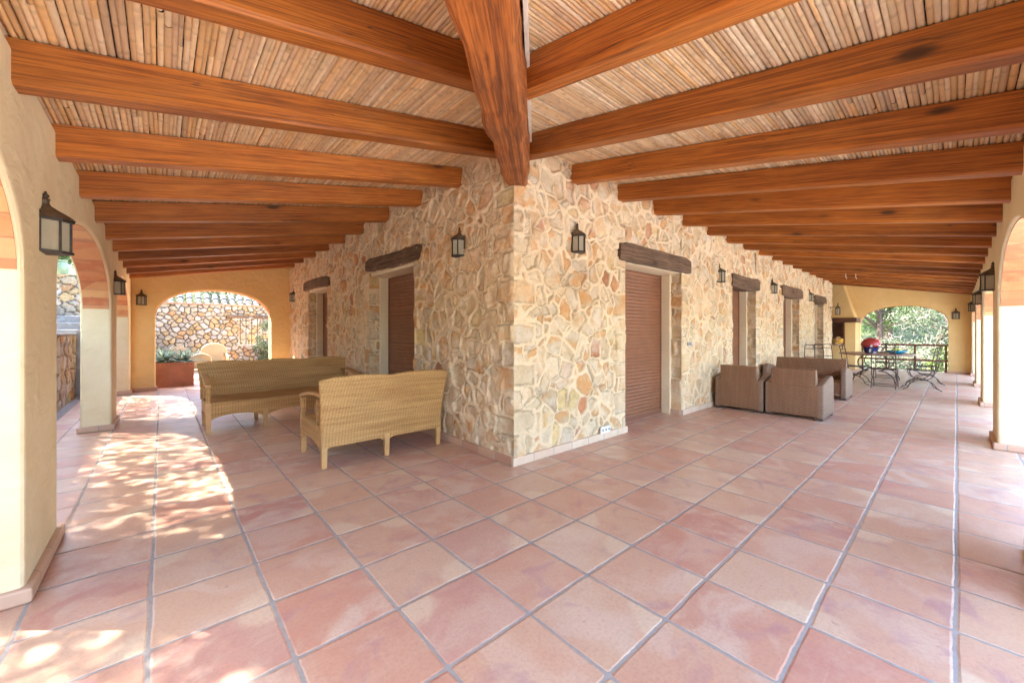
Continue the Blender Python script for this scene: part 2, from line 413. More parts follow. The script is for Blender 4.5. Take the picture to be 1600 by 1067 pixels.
# ------------------------------------------------------------------ rubble stone walls (real relief, numpy)
def h2(i,j,s):
    n=(i*374761393 + j*668265263 + s*2147483647*0 + s*1274126177) & 0xffffffff
    n=((n^(n>>13))*1274126177) & 0xffffffff
    n=((n^(n>>16))*2246822519) & 0xffffffff
    n=n^(n>>15)
    return (n & 0xffffff)/float(0x1000000)
def vnoise(u,v,s):
    i=np.floor(u).astype(np.int64); j=np.floor(v).astype(np.int64); a=u-i; b=v-j
    a=a*a*(3-2*a); b=b*b*(3-2*b)
    return (h2(i,j,s)*(1-a)+h2(i+1,j,s)*a)*(1-b)+(h2(i,j+1,s)*(1-a)+h2(i+1,j+1,s)*a)*b
def fbm(u,v,s,o=3):
    r=0;w=.5
    for k in range(o): r=r+w*vnoise(u*2**k,v*2**k,s+k*17); w*=.5
    return r/(1-.5**o)
def sst(x,a,b):
    t=np.clip((x-a)/(b-a),0,1); return t*t*(3-2*t)
PAL=np.array([(.60,.45,.28),(.66,.51,.33),(.52,.38,.23),(.60,.43,.25),(.72,.57,.38),(.56,.44,.30),(.66,.48,.21),(.60,.29,.10),(.48,.16,.06),(.62,.45,.33)])
PW=np.cumsum([.15,.15,.12,.14,.13,.05,.07,.10,.06,.03])
DPAL=.72*np.array([(.60,.50,.38),(.64,.44,.22),(.70,.64,.54),(.62,.54,.44),(.62,.34,.16),(.46,.38,.30),(.68,.62,.56),(.58,.46,.30)])
DW=np.cumsum([.2,.14,.17,.15,.08,.10,.06,.10])
def stones(u,v,seed,cw=.158,ch=.125,dry=False,edges=None,warp=.055):
    """u,v metres -> relief height, colour.  edges: (dist, vertical edge id) arrays for dressed corner stones"""
    wu=u+(fbm(u*4,v*4,seed+1)-.5)*2*warp+(fbm(u*15,v*15,seed+2)-.5)*.034
    wv=v+(fbm(u*4,v*4,seed+3)-.5)*2*warp+(fbm(u*15,v*15,seed+4)-.5)*.034
    gx=wu/cw; gy=wv/ch; gx=gx+ (np.floor(gy)%2)*.0
    i0=np.floor(gx).astype(np.int64); j0=np.floor(gy).astype(np.int64)
    best=np.full(u.shape,1e9); bid=np.zeros(u.shape,np.int64); bx=np.zeros(u.shape); by=np.zeros(u.shape); cand=[]
    jit=.62 if dry else .95
    for di in range(-2,3):
        for dj in range(-2,3):
            i=i0+di; j=j0+dj
            px=(i+.5+(h2(i,j,seed)-.5)*jit+ (j%2)*.35)*cw; py=(j+.5+(h2(i,j,seed+5)-.5)*jit)*ch
            w=(h2(i,j,seed+6)-.5)*.034*(.3 if dry else 1)
            d=(wu-px)**2+(wv-py)**2-w
            cand.append((px,py,d)); m=d<best
            best=np.where(m,d,best); bid=np.where(m,i*7919+j*104729,bid); bx=np.where(m,px,bx); by=np.where(m,py,by)
    ed=np.full(u.shape,1e9)
    for px,py,d in cand:
        L=np.sqrt((px-bx)**2+(py-by)**2); ok=L>1e-6
        e=np.where(ok,(d-best)/(2*np.maximum(L,1e-6)),1e9); ed=np.minimum(ed,e)
    isq=np.zeros(u.shape,bool)
    if edges is not None:
        dist,eid=edges
        k=v/.23+(fbm(v*1.7,eid*3.1,seed+8)-.5)*1.6
        row=np.floor(k).astype(np.int64); fr=k-row
        ew=np.where(row%2==0,.27,.13)+(h2(row,eid.astype(np.int64),seed+9)-.5)*.10
        dd=dist+(fbm(u*9,v*9,seed+11)-.5)*.09
        inq=dd<ew
        eq=np.minimum(np.minimum(fr,1-fr)*.23,np.abs(ew-dd)); eq=eq+(fbm(u*14,v*14,seed+12)-.5)*.03
        ed=np.where(inq,eq,np.minimum(ed,np.abs(dd-ew)))
        bid=np.where(inq,row*331+eid.astype(np.int64)*77777+5,bid); isq=inq
    r=h2(bid,bid*0+3,seed+20); r2=h2(bid,bid*0+4,seed+21); r3=h2(bid,bid*0+5,seed+22)
    pal,pw=(DPAL,DW) if dry else (PAL,PW)
    ci=np.minimum(np.searchsorted(pw/pw[-1],r),len(pal)-1)
    if edges is not None: ci=np.where(isq&(ci>6),1,ci)
    col=pal[ci]*(.86+.28*r2)[...,None]
    nn=fbm(u*9+r3*50,v*9,seed+30,4)
    mott=sst(nn,.45,.68)[...,None]
    warm=np.array((.60,.33,.13)); mott=mott*1.3 if not dry else mott*.8
    col=col*(1-.45*mott*(r2[...,None]>.45))+warm*(.45*mott*(r2[...,None]>.45))
    smear=(fbm(u*6,v*6,seed+33,3)-.5)
    if not dry:
        g1=fbm(u*22+r*9,v*22,seed+50,3); g2=fbm(u*5+r3*30,v*7,seed+51,3)
        col=col*(.80+.40*g1)[...,None]
        bl=(sst(g2,.50,.62)*(r3>.35)*.85*(.6+.8*g1))[...,None]; bl=np.clip(bl,0,1); col=col*(1-bl)+np.array((.64,.31,.10))*bl
        wp=(sst(g2,.30,.44)*-1+1)[...,None]*.45; col=col*(1-wp)+np.array((.74,.66,.54))*wp
    if dry:
        m=sst(ed,.002,.016)
        mc=np.array((.10,.075,.05))
        h=m*(.05+.02*r3)+(nn-.5)*.02*m
        col=col*m[...,None]+mc*(1-m[...,None])
    else:
        mw=.008+smear*.042
        m=sst(ed+(nn-.5)*.020,mw,mw+.018)
        mc=np.array((.84,.655,.42))*(.94+.12*fbm(u*3,v*3,seed+40))[...,None]
        pale=.12+sst(fbm(u*2.2,v*2.2,seed+41,3),.42,.72)[...,None]*.5
        col=col*(1-pale)+mc*pale
        rim=sst(ed,mw+.002,mw+.010)*(1-sst(ed,mw+.012,mw+.028))*(fbm(u*5,v*5,seed+42)>.48)
        col=col*(1-.5*rim[...,None])
        h=m*((r3-.5)*.050)+(nn-.5)*.052*m-.008*rim+(1-m)*(.006+(fbm(u*8,v*8,seed+43)-.5)*.012)
        col=col*m[...,None]+mc*(1-m[...,None])
    return h,col
def stone_panel(O,U,V,N,w,h,res,seed,u0=0.,v0=0.,dry=False,edges=None,taper=None,cw=.158,ch=.125):
    nu=max(2,int(w/res)+1); nv=max(2,int(h/res)+1)
    a,b=np.meshgrid(np.linspace(0,w,nu),np.linspace(0,h,nv),indexing='ij')
    e=None
    if edges: # list of u positions (global) of vertical dressed edges
        ds=[np.abs(a+u0-x)+ (0 if vm is None else np.where(b+v0>vm,9,0)) for x,vm in edges]
        D=np.stack(ds); k=np.argmin(D,0); e=(np.min(D,0),k.astype(float))
    hh,col=stones(a+u0+50,b+v0+20,seed,cw,ch,dry,e)
    if taper:
        tt=np.ones_like(a)
        for x in taper: tt=np.minimum(tt,sst(np.abs(a+u0-x),0,.02))
        hh=hh*tt
    O,U,V,N=[np.array(q,float) for q in (O,U,V,N)]
    P=O+a[...,None]*U+b[...,None]*V+hh[...,None]*N
    return grid_mesh('x',P,col)

# ------------------------------------------------------------------ setting
def sheet(name,x0,y0,x1,y1,z,mat):
    me=bpy.data.meshes.new(name); me.from_pydata([(x0,y0,z),(x1,y0,z),(x1,y1,z),(x0,y1,z)],[],[(0,1,2,3)])
    return tagp(link(name,me,mat),kind='structure')
# terrain: one sheet out to the horizon, hills all round
def terrain():
    xs=np.concatenate([np.linspace(-300,-40,24),np.linspace(-36,60,90),np.linspace(66,320,28)])
    ys=np.concatenate([np.linspace(-300,-30,24),np.linspace(-27,60,84),np.linspace(66,320,28)])
    X,Y=np.meshgrid(xs,ys,indexing='ij')
    n=fbm(X*.05+9,Y*.05+4,3,4)-.5
    dx=np.maximum(X-19.6,0); dy=np.maximum(Y-19,0); ex=np.maximum(-X-4,0); ey=np.maximum(-Y-6,0)
    Z=-.03+0*X
    Z=Z-sst(dx,0,4)*1.6+np.maximum(dx-8,0)*.30
    Z=Z+np.minimum(dy,60)*.26+np.minimum(ex,60)*.18
    Z=Z-np.minimum(ey,40)*.10
    Z=Z+n*np.clip((dx+dy+ex+ey)*.25,0,9)
    Z=np.minimum(Z,38+6*n)
    V,Q,_=grid_mesh('t',np.stack([X,Y,Z],-1))
    o=link('ground',np_mesh('ground',V,Q),[M['ground'],M['hill']])
    cx=V[Q].mean(1); far=((cx[:,0]>19.4)|(cx[:,1]>19)|(cx[:,0]<-9)|(cx[:,1]<-16)).astype(np.int32)
    o.data.polygons.foreach_set('material_index',far); tagp(o,kind='structure')
terrain()
# paved floor of the verandah (L shape reaching under the house edge and a strip outside)
def floor():
    me=bpy.data.meshes.new('floor')
    x0,y0=-1.15,-1.0
    me.from_pydata([(x0,y0,0),(19.1,y0,0),(19.1,3.2,0),(2.9,3.2,0),(2.9,16.2,0),(x0,16.2,0),(19.1,7,0),(17.3,7,0),(17.3,3.2,0)],[],
      [(0,1,2,8,3),(0,3,4,5),(8,2,6,7)])
    tagp(link('floor',me,M['floor']),kind='structure')
floor()
sheet('path',-1.35,-1.0,-1.15,16.2,-.004,M['slab'])
sheet('bounce_paving',-9,-12,19.1,-1.0,-.008,M['terr'])  # unseen ground, made pale to bounce light into the right walk

# ------------------------------------------------------------------ the stone house
house=thing('stone_house','L shaped rubble stone house with brown roller shutters and dark timber lintels','house',(HX,HY,0))
R_OPEN=[(4.555,6.15),(8.28,9.63),(11.66,13.19),(14.95,16.16)]
L_OPEN=[(4.93,6.50),(8.72,10.14)]
OH=2.27; WH=3.32; HEND=17.5
def house_walls():
    parts=[]
    def run(a,b,v0,v1,res,side):
        ops=R_OPEN if side=='R' else L_OPEN
        c0=HX if side=='R' else HY
        edges=[(c0,None)]+[(x,OH+.02) for o in ops for x in o]
        if side=='R':
            edges.append((HEND,None))
            parts.append(stone_panel((a-HX,0,v0),(1,0,0),(0,0,1),(0,-1,0),b-a,v1-v0,res,11,a,v0,False,edges,[c0]+[x for o in ops for x in o if v0<OH]))
        else:
            # normal -X : mirror u so winding faces out
            V,Q,c=stone_panel((0,a-HY,v0),(0,1,0),(0,0,1),(-1,0,0),b-a,v1-v0,res,57,a,v0,False,edges,[c0]+[x for o in ops for x in o if v0<OH])
            parts.append((V,Q[:,::-1],c))
    def seg(side,ops,c0,end,rs):
        cur=c0
        for i,(a,b) in enumerate(ops):
            run(cur,a,0,WH,rs[i],side); run(a,b,OH,WH,rs[i]*1.2,side); cur=b
        run(cur,end,0,WH,rs[len(ops)],side)
    seg('R',R_OPEN,HX,HEND,[.0115,.016,.022,.03,.03])
    seg('L',L_OPEN,HY,LEND,[.0115,.017,.026])
    # reveals: stone half
    def reveal(side,u,inner,res):
        d=.17
        if side=='R': parts.append(stone_panel((u-HX,0,0),(0,1,0),(0,0,1),(-1 if inner else 1,0,0),d,OH+.02,res,91,u*3,0,False,[(u*3,None)],[u*3]))
        else: parts.append(stone_panel((0,u-HY,0),(1,0,0),(0,0,1),(0,-1 if inner else 1,0),d,OH+.02,res,93,u*3,0,False,[(u*3,None)],[u*3]))
    for k,(a,b) in enumerate(R_OPEN): reveal('R',b,True,.014+.006*k); reveal('R',a,False,.03)
    for k,(a,b) in enumerate(L_OPEN): reveal('L',b,True,.014+.006*k); reveal('L',a,False,.03)
    # end of the right wing
    parts.append(stone_panel((HEND-HX,0,0),(0,1,0),(0,0,1),(1,0,0),4.0,WH,.05,71,0,0,False,[(0,None)],[0]))
    V,Q,c=join_np(parts); link('wall',np_mesh('wall',V,Q,c),M['stone'],house)
house_walls()
def H(o): return o
# masonry core closing the building (hidden behind the faces) and plaster reveals
core=MB()
D=.36
core.box(D,D,0,HEND-HX-.05,9.5,WH+.3)
core.build('core_wall',M['cream'],house)
for (side,ops) in (('R',R_OPEN),('L',L_OPEN)):
    for (a,b) in ops:
        if side=='R':
            def T(u,d,z): return (u-HX,d,z)
        else:
            def T(u,d,z): return (d,u-HY,z)
        # plaster reveal: a U of thin boxes from .17 deep to .36
        m=MB()
        def bx(u0,d0,z0,u1,d1,z1,mb):
            p=T(u0,d0,z0); q=T(u1,d1,z1); mb.box(min(p[0],q[0]),min(p[1],q[1]),z0,max(p[0],q[0]),max(p[1],q[1]),z1)
        bx(a-.05,.17,0,a+.045,D,OH+.05,m); bx(b-.045,.17,0,b+.05,D,OH+.05,m); bx(a+.045,.012,OH-.04,b-.045,D,OH+.05,m)
        m.build('plaster_reveal',M['cream'],house,bevel=.008)
        # roller shutter: corrugated slats
        s=MB(); nz=0; z=.03; prof=[]
        while z<OH-.045:
            for f,dd in ((0,.0),(.25,-.010),(.55,-.013),(.85,-.008),(.97,.0)):
                prof.append((z+f*.052,dd))
            z+=.052
        vs=[];fs=[]
        for (zz,dd) in prof:
            zz=min(zz,OH-.045)
            vs.append(T(a+.045,D-.03+dd,zz)); vs.append(T(b-.045,D-.03+dd,zz))
        for i in range(len(prof)-1): fs.append((2*i,2*i+1,2*i+3,2*i+2))
        s.add(vs,fs); sh=s.build('roller_shutter',M['shutter'],house)
        g=MB(); bx(a+.045,D-.05,0,a+.075,D-.02,OH-.045,g); bx(b-.075,D-.05,0,b-.045,D-.02,OH-.045,g); bx(a+.075,D-.052,0,b-.075,D-.025,.06,g)
        g.build('shutter_guide',M['shutterf'],sh)
# lintels : hewn bent timbers
def lintel(side,u0,u1,zb0,zb1,h,seed,sag=0.):
    n=14; rnd=random.Random(seed); vs=[];fs=[]
    for i in range(n+1):
        t=i/n; u=u0+(u1-u0)*t; zb=zb0+(zb1-zb0)*t+sag*math.sin(PI*t)+rnd.uniform(-.003,.003); zt=zb+h+rnd.uniform(-.004,.004)-.02*math.sin(PI*t)*0
        o=rnd.uniform(-.005,.005)
        if i in (0,n): zt-=.03; zb+=.012
        for d,z in ((-.038+o,zb+.02),(-.025+o,zb),(.2,zb),(.2,zt),(-.025+o,zt),(-.038+o,zt-.02)):
            vs.append((u-HX,d,z) if side=='R' else (d,u-HY,z))
    for i in range(n):
        for k in range(6): fs.append((i*6+k,i*6+(k+1)%6,i*6+6+(k+1)%6,i*6+6+k))
    fs+=[tuple(range(6)),tuple(n*6+k for k in range(6))]
    m=MB(); m.add(vs,fs)
    me=m.mesh('lintel')
    if side=='L':   # put the grain along local X
        pass
    o=link('lintel',me,M['old_wood'] if side=='R' else M['old_wood_y'],house)
    return o
# same timber with the grain along Y
def wood_y(src,name):
    m=M[src].copy(); m.name=name
    for nd in m.node_tree.nodes:
        if nd.type=='VECT_MATH' and nd.operation=='MULTIPLY':
            v=nd.inputs[1].default_value
            if abs(v[1]-v[2])<1e-6 and abs(v[0]-v[1])>1e-3: nd.inputs[1].default_value=(v[1],v[0],v[2])
    return m
M['old_wood_y']=wood_y('old_wood','old_dark_wood_y')
lintel('R',4.40,6.42,2.235,2.245,.25,1,.0); lintel('R',8.2,9.8,2.20,2.20,.26,2,-.03); lintel('R',11.5,13.4,2.21,2.22,.27,3); lintel('R',14.85,16.4,2.2,2.2,.25,4)
lintel('L',4.70,6.57,2.28,2.31,.215,5,-.02); lintel('L',8.54,10.42,2.24,2.27,.22,6,.03)
# skirting
def skirt_runs(side,runs,mat):
    for (a,b) in runs:
        m=MB()
        if side=='R': m.box(a-HX,-.030,.001,b-HX,.02,.085)
        else: m.box(-.030,a-HY,.001,.02,b-HY,.085)
        m.build('skirting',mat,house,bevel=.006)
skirt_runs('R',[(HX-.03,4.57)]+[(R_OPEN[i][1]-.015,(R_OPEN[i+1][0]+.015 if i<3 else HEND)) for i in range(4)],M['skirt'])
skirt_runs('L',[(HY+.0,4.945),(6.485,8.735),(10.125,LEND)],M['skirt_t'])
# returns of the skirting inside the reveals
for a,b in R_OPEN: m=MB(); m.box(b-.012-HX-.018,.0205,.001,b-HX,.30,.083); m.build('skirting',M['skirt_t'],house,bevel=.004)
for a,b in L_OPEN: m=MB(); m.box(.0205,b-.03-HY,.001,.30,b-HY,.083); m.build('skirting',M['skirt_t'],house,bevel=.004)
# floor between reveals reaches the shutter
# electrical bits on the wall
sk=MB(); sk.box(-.095,-.012,-.04,.095,.012,.04)
so=sk.build('socket_plate',M['white'],house,bevel=.006); so.location=(4.06-HX,-.035,.125)
for dx in (-.062,0,.062):
    dk=MB(); dk.lathe([(.016,0),(.016,.003)],12,(dx,0,0))
    do=dk.build('socket_hole',M['grey_pl'],so); do.rotation_euler=(PI/2,0,0); do.location=(0,-.012,0)
for dx in (0,.075):
    s2=MB(); s2.box(-.028,-.012,-.028,.028,.012,.028); q=s2.build('light_switch',M['grey_pl'],house,bevel=.005); q.location=(6.35+dx-HX,-.018,1.12)

# ------------------------------------------------------------------ arcade walls
def arch_z(u,a,b,spring,crown):
    t=(u-(a+b)/2)/((b-a)/2); t=max(-1,min(1,t)); return spring+(crown-spring)*math.sqrt(max(0,1-abs(t)**2.2))
def arcade(label,axis,plane,outd,start,end,opens,top,spring,crown,thick=.34,mat=None,name='arcade_wall',topz=None,skirts=True):
    """axis 0: wall runs along X at Y=plane ; axis 1: along Y at X=plane. outd = -1/+1 direction of thickness"""
    t=thing(name,label,'wall',(start,plane,0) if axis==0 else (plane,start,0))
    poly=[(start,0)]
    for (a,b) in opens:
        poly.append((a,0)); N=40
        for i in range(N+1):
            th=PI*(1-i/N); u=(a+b)/2+(b-a)/2*math.cos(th)
            poly.append((u,arch_z(u,a,b,spring,crown)))
        poly.append((b,0))
    poly.append((end,0))
    if topz: poly+= [(u,topz(u)) for u in np.linspace(end,start,9)]
    else: poly+=[(end,top),(start,top)]
    P2=[(p[0]-start,p[1]) for p in poly]
    m=MB(); m.prism(P2,1 if axis==0 else 0,0,outd*thick)
    w=m.build('wall',mat or M['plaster'],t,bevel=.028,seg=3,ang=50)
    # orange lining under each arch, above the springing
    for (a,b) in opens:
        N=40; vs=[];fs=[]; e=.008; i0,i1=.024,thick-.024
        for i in range(N+1):
            th=PI*(1-i/N); u=(a+b)/2+((b-a)/2)*math.cos(th); z=arch_z(u,a,b,spring,crown)
            un=u+e*(-1 if math.cos(th)>0 else 1)*abs(math.cos(th)); zn=z-e*math.sin(th)
            for d in (i0,i1):
                for uu,zz in ((u,z+.0),(un,zn)):
                    vs.append((uu-start,outd*d,zz) if axis==0 else (outd*d,uu-start,zz))
        for i in range(N):
            o=4*i; fs+=[(o+1,o+3,o+7,o+5),(o,o+1,o+5,o+4),(o+3,o+2,o+6,o+7)]
        lm=MB(); lm.add(vs,fs); lm.build('arch_lining',M['lining'],t,smooth=False)
    if skirts:
        ps=[]; cur=start
        for a,b in opens: ps.append((cur,a)); cur=b
        ps.append((cur,end))
        for a,b in ps:
            s=MB(); a2,b2=a-start-.03,b-start+.03
            lo,hi=(-thick-.03,.03) if outd<0 else (-.03,thick+.03)
            if axis==0: s.box(a2,lo,.001,b2,hi,.075)
            else: s.box(lo,a2,.001,hi,b2,.075)
            s.build('skirting',M['skirt_t'],t,bevel=.012)
    return t
TOPZ=2.60
aL=arcade('cream plaster arcade with orange arch linings along the left walkway',1,LX,-1,-.86,LEND-.002,[(-.25,3.02),(3.84,7.55),(8.35,11.55)],TOPZ,1.62,2.27,.29)
aR=arcade('cream plaster arcade with orange arch linings along the right walkway',0,RY,-1,LX-.0,REND-.002,[(-.15,3.05),(3.9,7.0),(7.8,10.85),(11.65,14.6),(15.4,18.05)],TOPZ,1.60,2.22)
# end walls (top follows the rafters)
eL=arcade('ochre end wall with wide arch towards the sunny courtyard',0,LEND,1,LX-.34,HX+.3,[(-.10,2.15)],0,1.68,2.32,.30,M['warmlit'],'end_wall',lambda u: rb_left(u)+.17)
eR=arcade('ochre end wall with wide arch and timber railing towards the trees',1,REND,1,RY-.34,7.0,[(.18,2.30)],0,1.62,2.19,.30,M['warmlit'],'end_wall',lambda u: min(rb_right(u)+.17,3.3))

# ------------------------------------------------------------------ roof: rafters, hip, canes
roof=thing('verandah_roof','lean-to roof of stained rafters and cane matting meeting at a hip beam','roof',(0,0,2.6))
def rafter_mesh(L,w=.135,h=.195,seed=0):
    """along local +X from 0 (house end) to L (outer end) underside at z=0"""
    rnd=random.Random(seed); n=max(3,int(L/.25)); c=.016; vs=[];fs=[]
    for i in range(n+1):
        x=L*i/n; j=lambda s=.0022: rnd.uniform(-s,s)
        ring=[(-w/2+c+j(),j()),(w/2-c+j(),j()),(w/2+j(),c+j()),(w/2+j(),h),(-w/2+j(),h),(-w/2+j(),c+j())]
        vs+=[(x,a,b) for a,b in ring]
    for i in range(n):
        for k in range(6): fs.append((i*6+k,i*6+(k+1)%6,i*6+6+(k+1)%6,i*6+6+k))
    fs+=[tuple(range(6)),tuple(n*6+k for k in range(6))]
    m=MB(); m.add(vs,fs); return m.mesh('rafter')
tilt=math.atan(SL)
RL=(HY+.12-(RY-.12))/math.cos(tilt); LL=(HX+.12-(LX-.12))/math.cos(tilt)
raf_r=[rafter_mesh(RL,seed=k) for k in range(4)]; raf_l=[rafter_mesh(LL,seed=k+9) for k in range(4)]
def put_rafter(me,x,y,z,rz):
    if not me.materials: me.materials.append(M['beam'])
    o=bpy.data.objects.new('rafter',me); C.objects.link(o); o.parent=roof
    o.location=(x,y,z-2.6); o.rotation_euler=(0,tilt,rz); return o
k=0; x=3.53
while x<REND-.2:
    put_rafter(raf_r[k%4],x,HY+.12,rb_right(HY+.12),-PI/2); x+=.905; k+=1
for i,y in enumerate([3.84,4.80,5.80,6.80,7.74,8.70,9.66,10.6,11.5]):
    put_rafter(raf_l[i%4],HX+.12,y,rb_left(HX+.12),PI)
hipc=.27    # hip line: y = x + hipc
for i,x in enumerate([2.62,1.71,.80,-.12]):
    y0=x+hipc-.10; L=(y0-(RY-.12))/math.cos(tilt); put_rafter(rafter_mesh(L,seed=30+i),x,y0,rb_right(y0),-PI/2)
for i,y in enumerate([2.86,1.92,.98,.05]):
    x0=y-hipc-.10; L=(x0-(LX-.12))/math.cos(tilt)
    if L>.15: put_rafter(rafter_mesh(L,seed=40+i),x0,y,rb_left(x0),PI)
# hip beam
def hip():
    n=26; vs=[];fs=[]; rnd=random.Random(3)
    dx=dy=1/math.sqrt(2); px,py=-dy,dx   # left normal
    x0,x1=2.70,-.75
    for i in range(n+1):
        t=i/n; x=x0+(x1-x0)*t; y=x+hipc-.01
        zb=2.735-SL*(2.6-x); zt=zb+.455
        w=.118+.010*math.sin(i*.9)+.008*math.sin(i*2.3+1)
        wl=w+.006*math.sin(i*1.7); wr=w-.004*math.sin(i*1.3)
        tip=max(0,1-i/3.); 
        wl-=.035*tip; wr-=.02*tip; zb+=.03*max(0,1-i/1.2)
        c=.022+.006*math.sin(i*1.1)
        wav=.008*math.sin(i*1.9+.5)
        ring=[(wl-c,zb+wav),(-(wr-c),zb+wav*.5),(-wr,zb+c),(-wr,zt),(wl,zt),(wl,zb+c)]
        vs+=[(x+px*a,y+py*a,z-2.6) for a,z in ring]
    for i in range(n):
        for k in range(6): fs.append((i*6+k,i*6+(k+1)%6,i*6+6+(k+1)%6,i*6+6+k))
    fs+=[tuple(range(6)),tuple(n*6+k for k in range(6))]
    # local frame with X along the beam so the grain follows it
    m=MB(); Rm=Matrix.Rotation(-PI/4,3,'Z'); m.add([Rm@Vector(v) for v in vs],fs)
    o=m.build('hip_beam',M['hipw'],roof,smooth=False,bevel=.008); o.rotation_euler=(0,0,PI/4)
    # pale strip of plaster on the right of the hip
    s=MB(); x0,x1=2.56,-.4; vs=[]
    for x in (x0,x1):
        y=x+hipc-.01; za=3.235-SL*(2.6-x); zb=za-.14
        for a in (-.126,-.150):
            vs+=[(x+px*a,y+py*a,zb-2.6),(x+px*a,y+py*a,za-2.6)]
    s.add(vs,[(0,1,5,4),(2,6,7,3),(0,4,6,2),(1,3,7,5),(0,2,3,1),(4,5,7,6)])
    s.build('plaster_strip',M['white_strip'],roof)
M['white_strip']=simple('pale_plaster_strip',(.74,.66,.54),.8,0,.1,8,.3)
hip()
# canes
def canes(side):
    parts=[]; rng=np.random.default_rng(5 if side=='R' else 6)
    pos=RY-.45 if side=='R' else LX-.45; lim=(HY if side=='R' else HX)+.10
    end=REND if side=='R' else LEND
    pal=np.array([(.74,.53,.29),(.78,.59,.35),(.69,.47,.25),(.61,.43,.26),(.82,.65,.42),(.73,.47,.21)])
    K=np.array([math.radians(a) for a in (-12,22,56,90,124,158,192)])
    row=0
    while pos<lim:
        r=rng.uniform(.0105,.0170); c=pos+r; pos+=2*r*.94
        # along
        s0=(c-hipc if side=='R' else c+hipc)-.05
        s0=max(s0,-.9)
        cuts=[s0]; 
        while cuts[-1]<end: cuts.append(min(end,cuts[-1]+rng.uniform(1.4,3.6)))
        for a,b in zip(cuts[:-1],cuts[1:]):
            rr=r*rng.uniform(.95,1.05); step=rng.uniform(.22,.38)
            S=[];Rr=[];node=[]
            s=a+rng.uniform(.02,step); S.append(a);Rr.append(1.);node.append(0)
            while s<b-.03:
                for d,f,nn in ((-.022,.97,0),(-.006,1.10,1),(.006,1.11,1),(.022,1.0,0)):
                    if S[-1]+.002<s+d<b: S.append(s+d);Rr.append(f);node.append(nn)
                s+=step*rng.uniform(.85,1.15)
            S.append(b);Rr.append(.98);node.append(0)
            S=np.array(S);Rr=np.array(Rr)*rr*(1-.03*(S-a)/(b-a)); node=np.array(node)
            wob=.0025*np.sin(S*rng.uniform(1,3)+rng.uniform(0,6)); zb=.003*np.sin(S*rng.uniform(.8,2)+rng.uniform(0,6))
            base=(rb_right(c) if side=='R' else rb_left(c))+.205+r
            cc=c+wob[:,None]+Rr[:,None]*np.cos(K)[None]; zz=base+zb[:,None]-Rr[:,None]*np.sin(K)[None]
            SS=np.repeat(S[:,None],len(K),1)
            P=np.stack([SS,cc,zz-2.6],-1) if side=='R' else np.stack([cc,SS,zz-2.6],-1)
            colr=pal[rng.integers(0,6)]*rng.uniform(.82,1.12)
            col=np.repeat(np.repeat(colr[None,None],len(S),0),len(K),1)*(.93+.12*rng.uniform(0,1,(len(S),1,1)))*(1-.20*node[:,None,None])
            V,Q,cl=grid_mesh('c',P,col)
            if side=='R': Q=Q[:,::-1]
            parts.append((V,Q,cl))
        row+=1
    V,Q,c=join_np(parts)
    link('cane_ceiling',np_mesh('cane_ceiling',V,Q,c),M['cane'],roof)
canes('R'); canes('L')
# boarding above the canes: keeps the sun out
m=MB()
def slabpoly(pts,th=.05):
    n=len(pts); vs=[(x,y,z-2.6) for x,y,z in pts]+[(x,y,z-2.6+th) for x,y,z in pts]
    m.add(vs,[tuple(reversed(range(n))),tuple(range(n,2*n))]+[(i,(i+1)%n,n+(i+1)%n,n+i) for i in range(n)])
o_=.30
def zr(y): return rb_right(y)+.205+.045
def zl(x): return rb_left(x)+.205+.045
ey=RY-.36; ex=ey-hipc+0.0
exl=LX-.36; eyl=exl+hipc
slabpoly([(min(ex,exl),ey,zr(ey)),(REND+.45,ey,zr(ey)),(REND+.45,HY+.45,zr(HY+.45)),(HY+.45-hipc,HY+.45,zr(HY+.45))])
slabpoly([(exl,min(eyl,ey),zl(exl)),(HX+.45,HX+.45+hipc,zl(HX+.45)),(HX+.45,LEND+.40,zl(HX+.45)),(exl,LEND+.40,zl(exl))])
m.build('roof_deck',M['rooftile'],roof)
# main house roof
m=MB(); m.box(.1,.1,WH-.05,HEND-HX+1.6,10,WH+.25); m.build('roof_slab',M['rooftile'],house)

